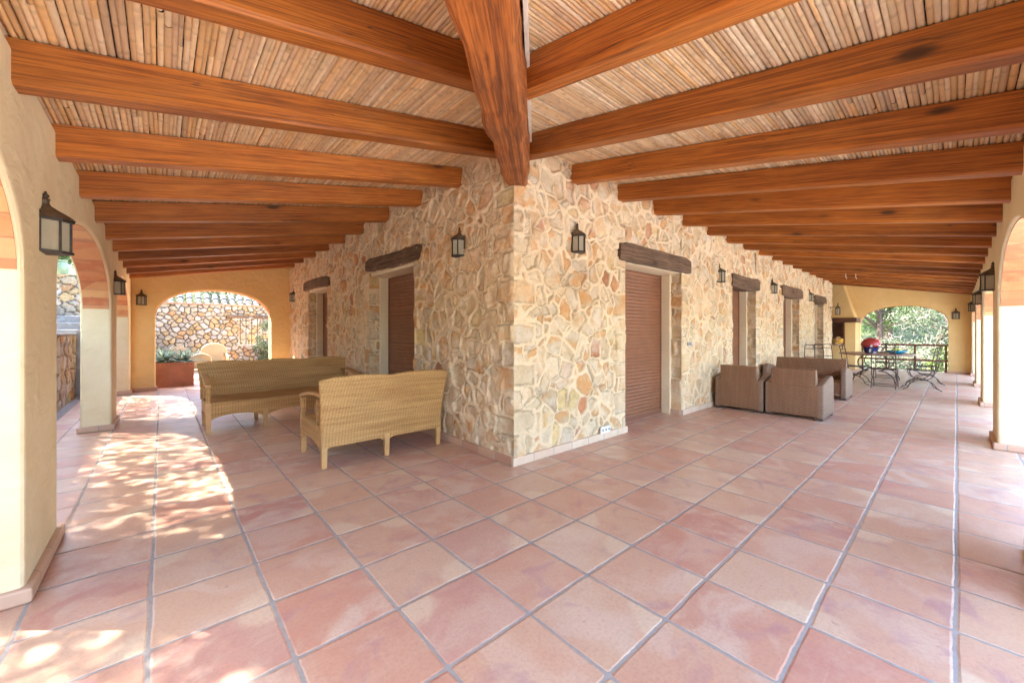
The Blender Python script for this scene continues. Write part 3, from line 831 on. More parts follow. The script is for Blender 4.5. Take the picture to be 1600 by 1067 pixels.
# ------------------------------------------------------------------ lanterns
def lantern_parts(root,bracket=False,sc_=1.0):
    # wall plane y=0, outwards +y, origin at body centre
    yo=.20 if bracket else 0
    foot=[(-.092,0),(-.066,.085),(-.001,.125),(.001,.125),(.066,.085),(.092,0)] if not bracket else [(.07*math.cos(a),.07*math.sin(a)+yo) for a in [i*PI/3 for i in range(6)]]
    z0,z1=-.12,.075
    fr=MB()
    def ringpl(f,z,h,s):
        pts=[(x*s,(y-yo)*s+yo+(0 if bracket else 0)) for x,y in f]; fr.prism(pts,2,z,z+h)
    ringpl(foot,z0-.016,.016,1.12); ringpl(foot,z1,.014,1.14)
    for (x,y) in (foot if bracket else [foot[0],foot[1],(0,.125),foot[4],foot[5]]):
        fr.box(x-.006,y-.006,z0,x+.006,y+.006,z1)
    if not bracket: fr.box(-.10,-.004,-.135,.10,.006,.13)
    else:
        fr.box(-.03,-.004,-.08,.03,.008,.16); fr.tube([(0,0,.11),(0,.06,.15),(0,.14,.16),(0,.2,.15)],.008)
    fr.build('lantern_frame',M['iron'],root)
    g=MB(); pts=[(x*.95,(y-yo)*.95+yo) for x,y in foot]
    n=len(pts); vs=[(x,y,z0+.001) for x,y in pts]+[(x,y,z1-.001) for x,y in pts]
    g.add(vs,[(i,(i+1)%n,n+(i+1)%n,n+i) for i in range(n) if bracket or i<n-1]); g.build('glass',M['lampglass'],root)
    r=MB(); prof=[(1.2,z1+.014),(1.06,z1+.034),(.80,z1+.058),(.52,z1+.080),(.30,z1+.10),(.24,z1+.115),(.24,z1+.135),(.30,z1+.14),(.16,z1+.155)]
    vs=[];fs=[]
    for s,z in prof: vs+=[(x*s,(y-yo)*s+yo,z) for x,y in foot]
    for i in range(len(prof)-1):
        for k in range(n):
            fs.append((i*n+k,i*n+(k+1)%n,(i+1)*n+(k+1)%n,(i+1)*n+k))
    fs.append(tuple((len(prof)-1)*n+k for k in range(n))); r.add(vs,fs); cap=r.build('lantern_roof',M['bronze'],root)
    f=MB(); zz=z1+.153; f.lathe([(.004,0),(.016,.006),(.018,.016),(.008,.026),(.006,.036),(.001,.044)],10,(0,.012+yo,zz)); f.build('finial',M['iron'],cap,smooth=True)
    b=MB(); b.lathe([(.012,0),(.012,.075),(.002,.09)],8,(0,.05+yo if not bracket else yo,z0)); b.build('candle',M['white'],root)
G='wall lanterns of the verandah'
LAMPS=[ # label, location, rotation
 ('black lantern on the stone wall, right of the house corner',(3.555,HY,2.33),PI),
 ('black lantern on stone between first shuttered door and second opening of the right walk',(7.62,HY,2.33),PI),
 ('lantern on stone between second and third openings of the right walk',(10.74,HY,2.33),PI),
 ('small lantern on stone between third and fourth openings of the right walk',(14.25,HY,2.33),PI),
 ('black lantern on shaded stone, left of the house corner',(HX,3.82,2.30),PI/2),
 ('small lantern at the far end of the shaded stone wall, beside the ochre end wall',(HX,11.45,2.21),PI/2),
 ('large lantern on the nearest left pillar, between the orange arches',(LX,3.42,1.88),-PI/2),
 ('lantern on the second pillar of the left arcade',(LX,7.93,1.96),-PI/2),
 ('small lantern on the ochre end wall left of the courtyard arch',(-.33,LEND,2.02),PI),
 ('nearest lantern on the right arcade, high on its first visible pillar',(7.5,RY,1.93),0),
 ('middle one of the three lanterns along the right arcade',(11.25,RY,1.93),0),
 ('farthest of the three lanterns along the right arcade',(15.0,RY,1.93),0),
 ('small lantern on the ochre end wall right of the railing arch',(REND,.02,1.83),PI/2)]
proto=None
for lb,loc,rz in LAMPS:
    if proto is None: o=proto=thing('wall_lantern',lb,'lantern',loc,rz,G); lantern_parts(proto); proto.scale=(.86,.86,.86)
    else: o=copy_tree(proto); o.location=loc; o.rotation_euler=(0,0,rz); o['label']=lb
o=thing('bracket_lantern','little lantern hanging from a bracket arm at the far end of the stone wall','lantern',(17.2,HY,2.02),PI,G); lantern_parts(o,True)

# ------------------------------------------------------------------ honey wicker sofas
def wicker_sofa(label,W,D_,humps,loc,rz):
    """local: width along x (0..W), front at y=0, back at y=D_; sits facing -y"""
    t=thing('wicker_sofa',label,'sofa',loc,rz,'honey wicker sofas')
    # backrest : curved sheet with thickness, flared outwards at the top
    nu,nv=46,18; P=np.zeros((nu,nv,3)); 
    for side in (0,1):
        pass
    def back_pt(a,b,off):
        # a 0..1 across, b 0..1 up ; off thickness offset
        zt=.850+.024*abs(math.sin(PI*a*humps))-.0
        z=.20+b*(zt-.20)
        fl=.035*max(0,(b-.35)/.65)**2
        x=-fl+a*(W+2*fl)
        y=D_-.05+.095*b**1.8+off - .02*math.sin(PI*a)*0
        return (x,y,z)
    vs=[];fs=[]
    for off in (-.022,.022):
        for i in range(nu):
            for j in range(nv): vs.append(back_pt(i/(nu-1),j/(nv-1),off))
    n1=nu*nv
    for i in range(nu-1):
        for j in range(nv-1):
            a=i*nv+j; fs.append((a,a+1,a+nv+1,a+nv)); fs.append((n1+a,n1+a+nv,n1+a+nv+1,n1+a+1))
    for i in range(nu-1):
        a=i*nv+nv-1; fs.append((a,n1+a,n1+a+nv,a+nv)); a=i*nv; fs.append((a,a+nv,n1+a+nv,n1+a))
    for j in range(nv-1):
        a=j; fs.append((a,n1+a,n1+a+1,a+1)); a=(nu-1)*nv+j; fs.append((a,a+1,n1+a+1,n1+a))
    m=MB(); m.add(vs,fs); bk=m.build('backrest',M['wick'],t,smooth=False)
    rim=MB(); pts=[back_pt(0,j/8,0) for j in range(2,9)]+[back_pt(i/40,1,0) for i in range(1,40)]+[back_pt(1,j/8,0) for j in range(8,1,-1)]
    rim.tube(pts,.021,8); rim.build('rim',M['wick'],bk,smooth=True)
    # seat and arched aprons
    m=MB(); m.box(.03,.0,.375,W-.03,D_-.03,.405); m.build('seat',M['wick'],t,bevel=.008)
    legsx=[0.022]+[W*(k+1)/humps for k in range(humps-1)]+[W-.022]
    def apron(y0,y1,xs,lo=.235,drop=.08):
        m=MB(); top=.40; poly=[(xs[0],top)]
        bot=[]
        for a,b in zip(xs[:-1],xs[1:]):
            for i in range(13):
                q=i/12; bot.append((a+(b-a)*q, lo-drop*(1-math.sin(PI*q))**1.5 if True else lo))
        # remove duplicates
        bb=[bot[0]]
        for p in bot[1:]:
            if abs(p[0]-bb[-1][0])>1e-5: bb.append(p)
        m=MB(); vs=[];n=len(bb)
        for y in (y0,y1):
            for p in bb: vs+=[(p[0],y,p[1]),(p[0],y,top)]
        fs=[]
        for i in range(n-1):
            a=2*i; b=2*n+2*i; fs+=[(a,a+2,a+3,a+1),(b,b+1,b+3,b+2),(a,b,b+2,a+2)]
        m.add(vs,fs); return m
    apron(-.006,.022,[0.0]+[W*(k+.5)/1. for k in []]+[W*(k+1)/humps for k in range(humps-1)]+[W]).build('front_apron',M['wick'],t)
    apron(D_-.075,D_-.045,[0.0]+[W*(k+1)/humps for k in range(humps-1)]+[W]).build('rear_apron',M['wick'],t)
    for x in (0.0,W):
        m=MB(); vs=[]; n=13; x0,x1=(x-.006,x+.02) if x==0 else (x-.02,x+.006)
        for xx in (x0,x1):
            for i in range(n):
                q=i/(n-1); vs+=[(xx,q*(D_-.05),.15+.085*math.sin(PI*q)**.7),(xx,q*(D_-.05),.40)]
        fs=[]
        for i in range(n-1):
            a=2*i;b=2*n+2*i; fs+=[(a,a+1,a+3,a+2),(b,b+2,b+3,b+1),(a,a+2,b+2,b)]
        m.add(vs,fs); m.build('side_apron',M['wick'],t)
    # legs
    for x in legsx:
        for y in (.018,D_-.055):
            mid=(0.03<x<W-.03)
            m=MB(); m.box(x-.024,y-.024,0,x+.024,y+.024,.24 if mid else .40,top=1.25); m.build('leg',M['teak'],t,bevel=.005)
    # arms: front post, swept armrest
    for x in (0.018,W-.018):
        m=MB(); m.box(x-.026,-.008,.38,x+.026,.05,.60); m.build('arm_post',M['wick'],t,bevel=.006)
        m=MB(); m.box(x-.018,D_*.70,.39,x+.018,D_*.70+.035,.64); m.build('arm_post',M['wick'],t,bevel=.006)
        vs=[];fs=[]; n=12
        for i in range(n+1):
            q=i/n; y=-.035+q*(D_+.03); z=.600+.085*math.sin(min(1,q*1.25)*PI/2)-.03*max(0,q-.7)
            wd=.032+.008*math.sin(PI*q); vs+=[(x-wd,y,z),(x+wd,y,z),(x+wd,y,z+.032),(x-wd,y,z+.032)]
        for i in range(n):
            for k in range(4): fs.append((i*4+k,i*4+(k+1)%4,i*4+4+(k+1)%4,i*4+4+k))
        fs+=[(0,1,2,3),tuple(n*4+k for k in range(4))]
        m=MB(); m.add(vs,fs); m.build('armrest',M['teak'],t,bevel=.010,seg=3)
    return t
wicker_sofa('near honey wicker two-seat sofa seen from behind, in front of the stone wall',1.30,.80,2,(2.45,4.80,0),PI)
wicker_sofa('farther and longer honey wicker three-seat sofa facing the camera',1.95,.78,3,(.43,6.36,0),0)

# ------------------------------------------------------------------ brown wicker set
def brown_seat(name,label,cat,W,loc,rz,group):
    """width along x 0..W, back at y=0 (towards the viewer), front at y=Dp, facing +y"""
    Dp=.74; t=thing(name,label,cat,loc,rz,group)
    m=MB(); m.prism([(0.0,.05),(.09,.05),(.17,.42),(.06,.755),(-.01,.75),(-.0,.56)],0,.087,W-.087); m.build('backrest',M['wickb'],t,bevel=.012)
    m=MB(); m.box(.05,-.004,.05,W-.05,.05,.50); m.build('back_panel',M['wickb'],t,bevel=.006)
    m=MB(); m.box(.087,.1,.10,W-.087,Dp-.03,.34); m.build('seat',M['wickb'],t,bevel=.015)
    for s in (0,1):
        x0,x1=(0,.085) if s==0 else (W-.085,W)
        prof=[(0.0,.03)]; prof+=[(Dp,.03),(Dp,.52),(Dp-.012,.565),(Dp-.045,.60)]
        for i in range(12):
            q=i/11; prof.append((Dp-.10-q*(Dp-.10), .525+.10*math.cos(q*PI/2)**1.2))
        m=MB(); m.prism(prof,0,x0,x1); m.build('arm',M['wickb2'],t,bevel=.02,seg=3)
    for x in (.06,W-.06):
        for y in (.06,Dp-.06):
            m=MB(); m.box(x-.05,y-.05,0,x+.05,y+.05,.05,top=1.1); m.build('foot',M['iron2'],t,bevel=.004)
    return t
GB='brown wicker lounge set'
brown_seat('wicker_armchair','left brown wicker armchair, its back turned and touching the stone wall','armchair',.73,(7.22,2.80,0),-PI/2,GB)
brown_seat('wicker_armchair','right brown wicker armchair, nearest the open floor, with its side tinted pale by daylight','armchair',.75,(7.24,2.045,0),-PI/2,GB)
brown_seat('wicker_sofa','brown wicker sofa facing the two armchairs, behind them on the right','sofa',1.40,(10.5,1.40,0),PI/2,GB)

# ------------------------------------------------------------------ dining set
tb=thing('dining_table','oval stone-topped garden table on scrolled iron legs','table',(14.2,1.42,0))
m=MB(); m.lathe([(.72,0),(.755,.006),(.765,.02),(.755,.036),(.74,.04)],40,(0,0,.71),0,1.25,1.0); m.build('tabletop',M['topcon'],tb)
def arc(cx,cz,r,a0,a1,n=14,sx=1,sz=1): return [(cx+r*sx*math.cos(math.radians(a0+(a1-a0)*i/n)),cz+r*sz*math.sin(math.radians(a0+(a1-a0)*i/n))) for i in range(n+1)]
for s in (-1,1):
    for w in (-1,1):
        m=MB(); p=arc(w*.10,.52,.20,90*1,(-90 if w>0 else 270),14); 
        pts=[(s*.55,a,z) for a,z in p]+[(s*.55,w*(.10+.0),.32)]
        q=arc(w*.10,.02,.30,90,(0 if w>0 else 180),10,1,1); pts+=[(s*.55,a,z) for a,z in q]
        m.tube(pts,.013); m.build('leg',M['iron2'],tb,smooth=True)
m=MB(); m.tube([(-.55,0,.32),(.55,0,.32)],.011); m.build('stretcher',M['iron2'],tb,smooth=True)
def iron_chair(t):
    """faces +y ; origin on ground under the seat centre"""
    w=.21; r=.0095
    for s in (-1,1):
        x=s*w
        m=MB(); up=[(x,-.20,.44),(x*1.0,-.215,.62),(x*.97,-.245,.82),(x*.92,-.275,.96)]; m.tube(up,r); m.build('back_post',M['iron2'],t,smooth=True)
        m=MB()
        U=[(x,a,z) for a,z in arc(0,.44,.20,180,360,16,1,1.1)]; m.tube(U,r)
        A=[(x,a,z) for a,z in arc(0,.0,.235,180,0,16,1,1.0)]; m.tube([(x,-.31,0.005)]+A[1:-1]+[(x,.31,.005)],r)
        m.build('leg',M['iron2'],t,smooth=True)
    m=MB()
    m.tube([(-w,-.2,.44),(w,-.2,.44)],r); m.tube([(-w,.2,.44),(w,.2,.44)],r); m.tube([(-w,-.2,.44),(-w,.2,.44)],r); m.tube([(w,-.2,.44),(w,.2,.44)],r)
    for i in range(9): yy=-.17+i*.0425; m.box(-w,yy-.010,.443,w,yy+.010,.449)
    m.build('seat',M['iron2'],t)
    m=MB(); m.tube([(-w*.92,-.275,.955),(w*.92,-.275,.955)],r); m.tube([(-w*.96,-.255,.85),(w*.96,-.255,.85)],r*.8)
    m.tube([(a,-.262,z) for a,z in arc(-.055,.902,.05,-80,80,8)],.007); m.tube([(a,-.262,z) for a,z in arc(.055,.902,.05,100,260,8)],.007)
    m.build('backrest',M['iron2'],t,smooth=True)
    m=MB(); m.tube([(-w,-.215,.62),(w,-.215,.62)],r*.8); m.build('back_rail',M['iron2'],t,smooth=True)
    m=MB(); m.tube([(-w,0,.232),(w,0,.232)],r*.8); m.tube([(-w,-.22,.06),(w,-.22,.06)],r*.8); m.tube([(-w,.22,.06),(w,.22,.06)],r*.8); m.build('stretcher',M['iron2'],t,smooth=True)
CH=[('iron chair with its back to the camera, in front of the dining table',12.75,1.13,-PI/2),
 ('rightmost iron chair, seen side on, beside the right edge of the dining table',13.0,.55,.15),
 ('iron chair seen side on just right of the brown sofa, left of the table',13.25,1.72,PI-.1),
 ('iron chair on the far side of the dining table, near the railing',15.5,1.35,PI/2+.1),
 ('iron chair at the far right of the dining table, behind the blue bowl',14.5,.52,.1),
 ('iron chair standing left of the dining table, in front of the fireplace',14.6,2.55,-PI/2-.1),
 ('leftmost iron chair, beside the last door and below the yellow pot',14.5,3.2-.12,-PI/2+.1)]
CH[6]=(CH[6][0],13.6,2.62,-PI/2+.1)
pc=None
for lb,x,y,rz in CH:
    if pc is None: o=pc=thing('iron_chair',lb,'chair',(x,y,0),rz,'iron chairs round the dining table'); iron_chair(pc)
    else: o=copy_tree(pc); o.location=(x,y,0); o.rotation_euler=(0,0,rz); o['label']=lb
def ceramic(name,f):
    t=NT(name); f(t); return t.m
def red_blue(t):
    x,y,z=t.sep(t.O); n=t.noise(t.O,9,2,.5)
    c=t.mix(t.rng(t.m_('ADD',z,t.m_('MULTIPLY',n,.06)),.20,.215),(.03,.035,.13),(.36,.045,.04))
    v=t.t.nodes.new('ShaderNodeTexVoronoi'); t.set(v,'Vector',t.O); t.set(v,'Scale',9.)
    sp=t.rng(v.outputs[0],.30,.36,1,0)
    c=t.mix(t.m_('MULTIPLY',sp,t.rng(z,.24,.26,1,0)),c,(.75,.76,.80)); t.fin(c,.2)
M['redblue']=ceramic('red_blue_glaze',red_blue)
M['yellowpot']=ceramic('yellow_glaze',lambda t: t.fin(t.mix(t.rng(t.noise(t.O,7,2,.5,1.),.48,.56),(.62,.33,.04),(.80,.62,.40)),.25))
M['bluebowl']=simple('turquoise_glaze',(.01,.22,.36),.2,0,.2,12,0)
M['fruit']=simple('green_yellow_fruit',(.45,.50,.06),.4,0,.3,9,.1)
M['urn']=simple('green_glazed_urn',(.25,.33,.20),.35,0,.2,9,.1)
m=MB(); m.lathe([(.12,0),(.15,.02),(.165,.08),(.175,.15),(.20,.19),(.232,.215),(.232,.27),(.21,.34),(.165,.40),(.09,.44),(.02,.45)],28)
o=m.build('ceramic_vase',M['redblue'],None,smooth=True); o.location=(13.95,1.50,.751); o.scale=(.86,.86,.9); tagp(o,'big round ceramic vase, red above and blue and white below, on the dining table','vase')
t=thing('fruit_bowl','turquoise bowl of green and yellow fruit on the right of the dining table','bowl',(13.95,1.02,.751))
m=MB(); m.lathe([(.07,0),(.10,.006),(.17,.045),(.215,.085),(.205,.088),(.16,.055),(.09,.02),(.01,.015)],26); m.build('bowl',M['bluebowl'],t,smooth=True)
for i in range(6):
    f=thing('fruit','green fruit' ,'fruit') if False else None
for i,(dx,dy) in enumerate([(-.08,.03),(.02,.07),(.08,-.02),(-.02,-.06),(0.0,.01)]):
    m=MB(); m.lathe([(.005,-.038),(.03,-.028),(.04,0),(.03,.028),(.005,.036)],12); q=m.build('fruit',M['fruit'],None,smooth=True); q.location=(13.95+dx,1.02+dy,.751+.088+(.03 if i==4 else 0)); tagp(q,'green and yellow fruit lying in the turquoise bowl','fruit','fruit in the turquoise bowl')
t=thing('ceramic_pot','round yellow and white ceramic pot on the fireplace ledge','pot',(17.98,2.80,.86))
m=MB(); m.lathe([(.07,0),(.12,.03),(.158,.10),(.16,.15),(.13,.21),(.07,.25),(.05,.26)],24); m.build('body',M['yellowpot'],t,smooth=True)
m=MB(); m.lathe([(.055,.26),(.07,.275),(.05,.285),(.012,.29)],18); m.build('lid',M['yellowpot'],t,smooth=True)

# ------------------------------------------------------------------ fireplace in the far corner
fp=thing('fireplace','ochre plaster barbecue fireplace with brick back and timber mantel','fireplace',(REND,2.32,0))
def bricks():
    t=NT('fire_bricks'); b=t.t.nodes.new('ShaderNodeTexBrick'); x,y,z=t.sep(t.O)
    t.set(b,'Vector',t.comb(t.m_('ADD',x,y),z,0.)); t.set(b,'Scale',1.); t.set(b,'Color1',(.42,.20,.12)); t.set(b,'Color2',(.30,.15,.10)); t.set(b,'Mortar',(.34,.27,.21))
    t.set(b,'Brick Width',.24); t.set(b,'Row Height',.07); t.set(b,'Mortar Size',.008); return t.fin(b.outputs[0],.85)
M['bricks']=bricks()
m=MB(); m.box(-.75,.0,0,-.003,.30,1.64); m.build('side_pier',M['warmlit'],fp,bevel=.02)
m=MB(); m.box(-.75,.302,0,-.003,2.2,.82); m.build('base',M['warmlit'],fp,bevel=.015)
m=MB(); m.box(-.80,.26,.82,-.003,2.2,.86); m.build('ledge',M['skirt_t'],fp,bevel=.006)
m=MB(); m.box(-.12,.302,.862,-.004,2.2,1.64); m.box(-.70,.302,.862,-.125,.34,1.64); m.build('brick_back',M['bricks'],fp)
m=MB(); m.box(-.82,-.03,1.64,-.003,2.2,1.80); m.build('mantel',M['rail_wood'],fp,bevel=.01)
m=MB(); vs=[(-.76,.02,1.80),(-.003,.02,1.80),(-.003,2.2,1.80),(-.76,2.2,1.80),(-.42,.42,3.15),(-.003,.42,3.15),(-.003,2.2,3.15),(-.42,2.2,3.15)]
m.add(vs,[(0,3,2,1),(4,5,6,7),(0,1,5,4),(1,2,6,5),(2,3,7,6),(3,0,4,7)]); m.build('hood',M['warmlit'],fp,bevel=.02)

# timber railing inside the far arch
rl=thing('timber_railing','dark timber two-rail railing closing the far arch','railing',(REND+.16,.18,0))
m=MB(); m.box(-.035,.001,.84,.035,2.119,.905); m.build('rail',M['rail_wood_y'] if 'rail_wood_y' in M else M['rail_wood'],rl,bevel=.008)
m=MB(); m.box(-.03,.001,.34,.03,2.119,.40); m.build('rail',M['rail_wood'],rl,bevel=.008)
for y in (.05,.75,1.45,2.07):
    m=MB(); m.box(-.026,y-.026,0,.026,y+.026,.84); m.build('post',M['rail_wood'],rl,bevel=.005)
# little rope scraps under the far rafters
for i,(x,y) in enumerate([(13.4,1.93),(13.3,1.72)]):
    m=MB(); z=rb_right(y); m.tube([(0,0,.01),(.015,0,-.03),(.05,.01,-.045),(.03,.0,-.08),(.07,-.01,-.11)],.009,5)
    o=m.build('rope_scrap',simple('rope',(.62,.55,.45),.8) if i==0 else bpy.data.materials['rope'],None,smooth=True); o.location=(x,y,z)
    tagp(o,['larger curled scrap of pale rope under the far rafters','smaller scrap of pale rope under the far rafters, right of the curled one'][i],'rope')

# ------------------------------------------------------------------ courtyard beyond the left arch
cw=thing('garden_wall','sunny dry-stone courtyard wall with a clay tile coping and barred window','wall',(-1.0,17.0,0))
def cwall():
    parts=[]; f=lambda a,b,v0,v1: parts.append(stone_panel((a+1.0,0,v0),(1,0,0),(0,0,1),(0,-1,0),b-a,v1-v0,.02,211,a,v0,True,None,None,.185,.13))
    f(-1.0,2.05,0,2.22); f(2.05,4.2,0,.84); f(2.05,4.2,1.80,2.22); f(4.2,7,0,2.22)
    V,Q,c=join_np(parts); link('wall',np_mesh('wall',V,Q,c),M['stone'],cw)
    m=MB(); m.box(0.0,.03,0,3.05,.40,2.2); m.box(3.05,.03,0,5.2,.40,.82); m.box(5.2,.03,0,8,.4,2.2); m.box(3.05,.03,1.82,5.2,.4,2.2)
    m.build('core_wall',M['ground'],cw)
    m=MB(); m.box(-.02,-.09,2.222,8,.5,2.28); m.build('coping',M['rooftile_u'],cw)
    # barrel tiles
    m=MB(); m2=MB()
    n=34
    for i in range(n):
        x=.06+i*.235
        for row in range(2):
            y0,y1,z0,z1=(-.14,.14,2.27,2.40) if row==0 else (.08,.40,2.40,2.58)
            vs=[];fs=[];K=9
            for y,z,r in ((y0,z0,.092),(y1,z1,.075)):
                for k in range(K):
                    a=PI*k/(K-1); vs.append((x+r*math.cos(a),y,z+r*math.sin(a)))
                for k in range(K):
                    a=PI*k/(K-1); vs.append((x+(r-.018)*math.cos(a),y,z+(r-.018)*math.sin(a)))
            for k in range(K-1):
                fs+=[(k,k+1,2*K+k+1,2*K+k),(K+k,3*K+k,3*K+k+1,K+k+1),(k,K+k,K+k+1,k+1)]
            m.add(vs,fs)
            if row==0:
                vs2=[(x+.070*math.cos(PI*k/8),y0+.02,z0+.070*math.sin(PI*k/8)-.005) for k in range(9)]; m2.add(vs2,[tuple(range(9))])
    m.build('barrel_tiles',M['rooftile'],cw); m2.build('tile_mortar',M['white_strip'],cw)
    m=MB(); m.box(3.02,-.05,.80,5.25,.1,.86); m.build('sill',M['skirt'],cw,bevel=.006)
    m=MB()
    for i in range(12): m.box(3.10+i*.175,.04,.861,3.10+i*.175+.022,.062,1.80)
    m.box(3.06,.035,1.50,5.18,.068,1.52); m.build('window_bars',M['iron2'],cw)
    m=MB(); m.box(2.7,-.14,1.80,3.35,.10,1.90); m.box(3.5,-.14,1.79,5.3,.10,1.91); m.build('lintel',M['old_wood'],cw,bevel=.02)
cwall()
# a stone wall seen through the bars
ow=thing('boundary_wall','rough stone wall farther back, seen through the barred window','wall',(1.5,19.2,0))
V,Q,c=stone_panel((0,0,0),(1,0,0),(0,0,1),(0,-1,0),6,2.0,.04,305,0,0,True,None,None,.28,.2); link('wall',np_mesh('wall',V,Q,c),M['stone'],ow)
m=MB(); m.box(0,.03,0,6,.4,1.98); m.build('core_wall',M['ground'],ow)

def leaf_quads(C3,size,rng,flat=.0,aspect=2.2,spread=None):
    """C3 centres (n,3) -> leaf quads"""
    n=len(C3); d=rng.normal(size=(n,3)); d[:,2]=d[:,2]*(1-flat); d/=np.linalg.norm(d,axis=1)[:,None]
    e=rng.normal(size=(n,3)); e-=d*(e*d).sum(1)[:,None]; e/=np.linalg.norm(e,axis=1)[:,None]
    s=size*rng.uniform(.6,1.4,n)[:,None]
    a=d*s*.5; b=e*s*.5/aspect
    V=np.stack([C3-a,C3+b*1.0,C3+a,C3-b*1.0],1).reshape(-1,3); Q=np.arange(4*n).reshape(n,4)
    c=np.repeat(rng.uniform(0,1,n),4); return V,Q,np.stack([c,c,c],1)
def tree(name,label,cat,base,h,rad,nclump,nleaf,leafsize,mat,seed,trunk_h=.4,group=None,crown_mat2=None,squash=.7,trunk_r=.12,bare=0,lean=(0,0),cr=.28):
    rng=np.random.default_rng(seed); t=thing(name,label,cat,base,0,group)
    cz=h*(trunk_h+(1-trunk_h)/2); 
    cl=[]
    for i in range(nclump):
        while True:
            p=rng.uniform(-1,1,3)
            l=np.linalg.norm(p)
            if .25<l<1: break
        p=p*np.array([rad,rad,h*(1-trunk_h)/2]) ; p+=np.array([lean[0],lean[1],cz]); cl.append(p)
    cl=np.array(cl); m=MB()
    top=Vector((lean[0]*.6,lean[1]*.6,h*.72)); pts=[];rs=[]
    for i in range(9):
        q=i/8; pts.append((top.x*q+.12*math.sin(q*5+seed)*q,top.y*q+.12*math.cos(q*4+seed)*q,top.z*q)); rs.append(trunk_r*(1.25-q*1.05))
    m.tube(pts,rs,10); m.build('trunk',M['bark'],t,smooth=True)
    b=MB()
    for p in cl[:max(10,nclump//2)]:
        k=int(rng.uniform(3,7)); s=Vector(pts[k]); e=Vector(p); mid=(s+e)/2+Vector(rng.normal(0,.15,3)*np.array([1,1,.6]))
        b.tube([s,s*.65+mid*.35+Vector((0,0,.05)),mid,e],[trunk_r*.4,trunk_r*.3,trunk_r*.22,trunk_r*.08],5)
    b.build('limbs',M['bark'],t,smooth=True)
    per=nleaf//nclump; L=[]
    for p in cl:
        r=rad*cr*rng.uniform(.6,1.3); q=rng.normal(size=(per,3)); q/=np.linalg.norm(q,axis=1)[:,None]; q*=(rng.uniform(.15,1,per)**.5)[:,None]*r; q[:,2]*=squash; q+=rng.normal(0,.06*rad,size=(per,3)); L.append(p+q)
    L=np.concatenate(L); V,Q,c=leaf_quads(L,leafsize,rng)
    link('crown',np_mesh('crown',V,Q,c,False),mat,t)
    if bare:
        q=MB()
        for i in range(bare):
            p=cl[rng.integers(0,len(cl))]+rng.normal(0,.25,3); d=rng.normal(size=3); d[2]=d[2]*.8; d/=np.linalg.norm(d); l=rng.uniform(.4,1.1)*rad*.5
            e=p+d*l*np.array([.7,.7,1]); q.tube([p,p*.65+e*.35+rng.normal(0,.09,3),p*.3+e*.7+rng.normal(0,.09,3),e],[.009,.007,.005,.003],3,cap=False)
        q.build('twigs',M['drytwig'],t)
    return t
M['drytwig']=simple('dry_pale_twig',(.28,.24,.20),.8)
GT='trees beyond the railing'
# trees behind the far right arch
tree('pine_tree','pine with a bare pinkish trunk just beyond the railing','tree',(27,2.6,-1.0),9,3.4,60,26000,.13,M['leaf'],21,.22,GT,bare=160,trunk_r=.14)
tree('pine_tree','dense green pine filling the left of the far arch','tree',(26,5.6,-1.0),8.5,3.0,60,22000,.13,M['leaf'],22,.12,GT,bare=90,trunk_r=.18)
tree('olive_tree','pale grey-green tree with bare twigs right of the pine trunk','tree',(25,-.2,-1.2),6.2,2.5,46,12000,.10,M['leaf2'],23,.15,GT,bare=320,trunk_r=.14)
tree('bright_tree','bright yellow-green leafy tree at the right of the far arch','tree',(30,-2.6,-1.0),8,3.2,50,18000,.15,M['leaf3'],24,.1,GT,bare=140)
tree('pine_tree','tall pine standing farther back behind the others','tree',(36,3,-.5),12,4.6,60,20000,.2,M['leaf'],25,.12,GT,bare=120,trunk_r=.22)
tree('olive_tree','grey-green tree far back to the right','tree',(38,-6,-.5),10,4.6,56,18000,.2,M['leaf2'],26,.1,GT,bare=100)
tree('pine_tree','dark pine far back to the left of the arch','tree',(35,10,-.5),11,4.6,56,18000,.2,M['leaf'],27,.1,GT)
tree('shrub','dry pale shrub just outside the railing','shrub',(22.6,1.2,-1.0),2.2,1.3,26,4500,.08,M['leaf2'],28,.05,None,bare=260,trunk_r=.04)
tree('shrub','bright green shrub below the railing on the right','shrub',(22.4,.0,-1.0),1.7,1.0,22,5500,.08,M['leaf3'],29,.05,None,trunk_r=.04,bare=60)
# plants behind the courtyard
GC='trees behind the courtyard wall'
tree('olive_tree','grey-green tree above the tiled wall on the right','tree',(3.4,22.5,.9),4.2,2.2,40,12000,.11,M['leaf2'],31,.2,GC,bare=60)
tree('bright_tree','bright green low tree above the tiled coping on the left','tree',(-.3,21.5,.6),2.9,1.6,30,9000,.10,M['leaf3'],32,.15,GC)
tree('pine_tree','bluish distant pine behind the tiled wall','tree',(1.2,32,3.2),5.5,3.2,40,12000,.16,M['leaf'],33,.1,GC)
tree('pine_tree','large dark pine far behind the courtyard','tree',(6,34,3.8),8,4.2,44,12000,.2,M['leaf'],34,.1,GC)
tree('pine_tree','spreading pine far behind the left terraces','tree',(-5,33,3.8),8,4.2,44,12000,.2,M['leaf'],35,.1,GC)
tree('shrub','light green bush growing before the barred window','shrub',(2.75,16.3,0),1.75,.42,30,5200,.05,M['leaf2'],36,.05,None,trunk_r=.02,cr=.4)
tree('rosemary_bush','dry brown bush hanging over the coping at the right','shrub',(2.95,17.3,2.1),.75,.35,14,2200,.06,M['leaf2'],37,.05,None,trunk_r=.015,cr=.4,bare=60)
tree('shade_tree','shade tree farthest forward, over the near left foreground','tree',(-4.2,2.2,1.15),7.4,2.3,52,15000,.085,M['leaf2'],44,.46,'shade trees beside the left arcade',trunk_r=.15,cr=.24)
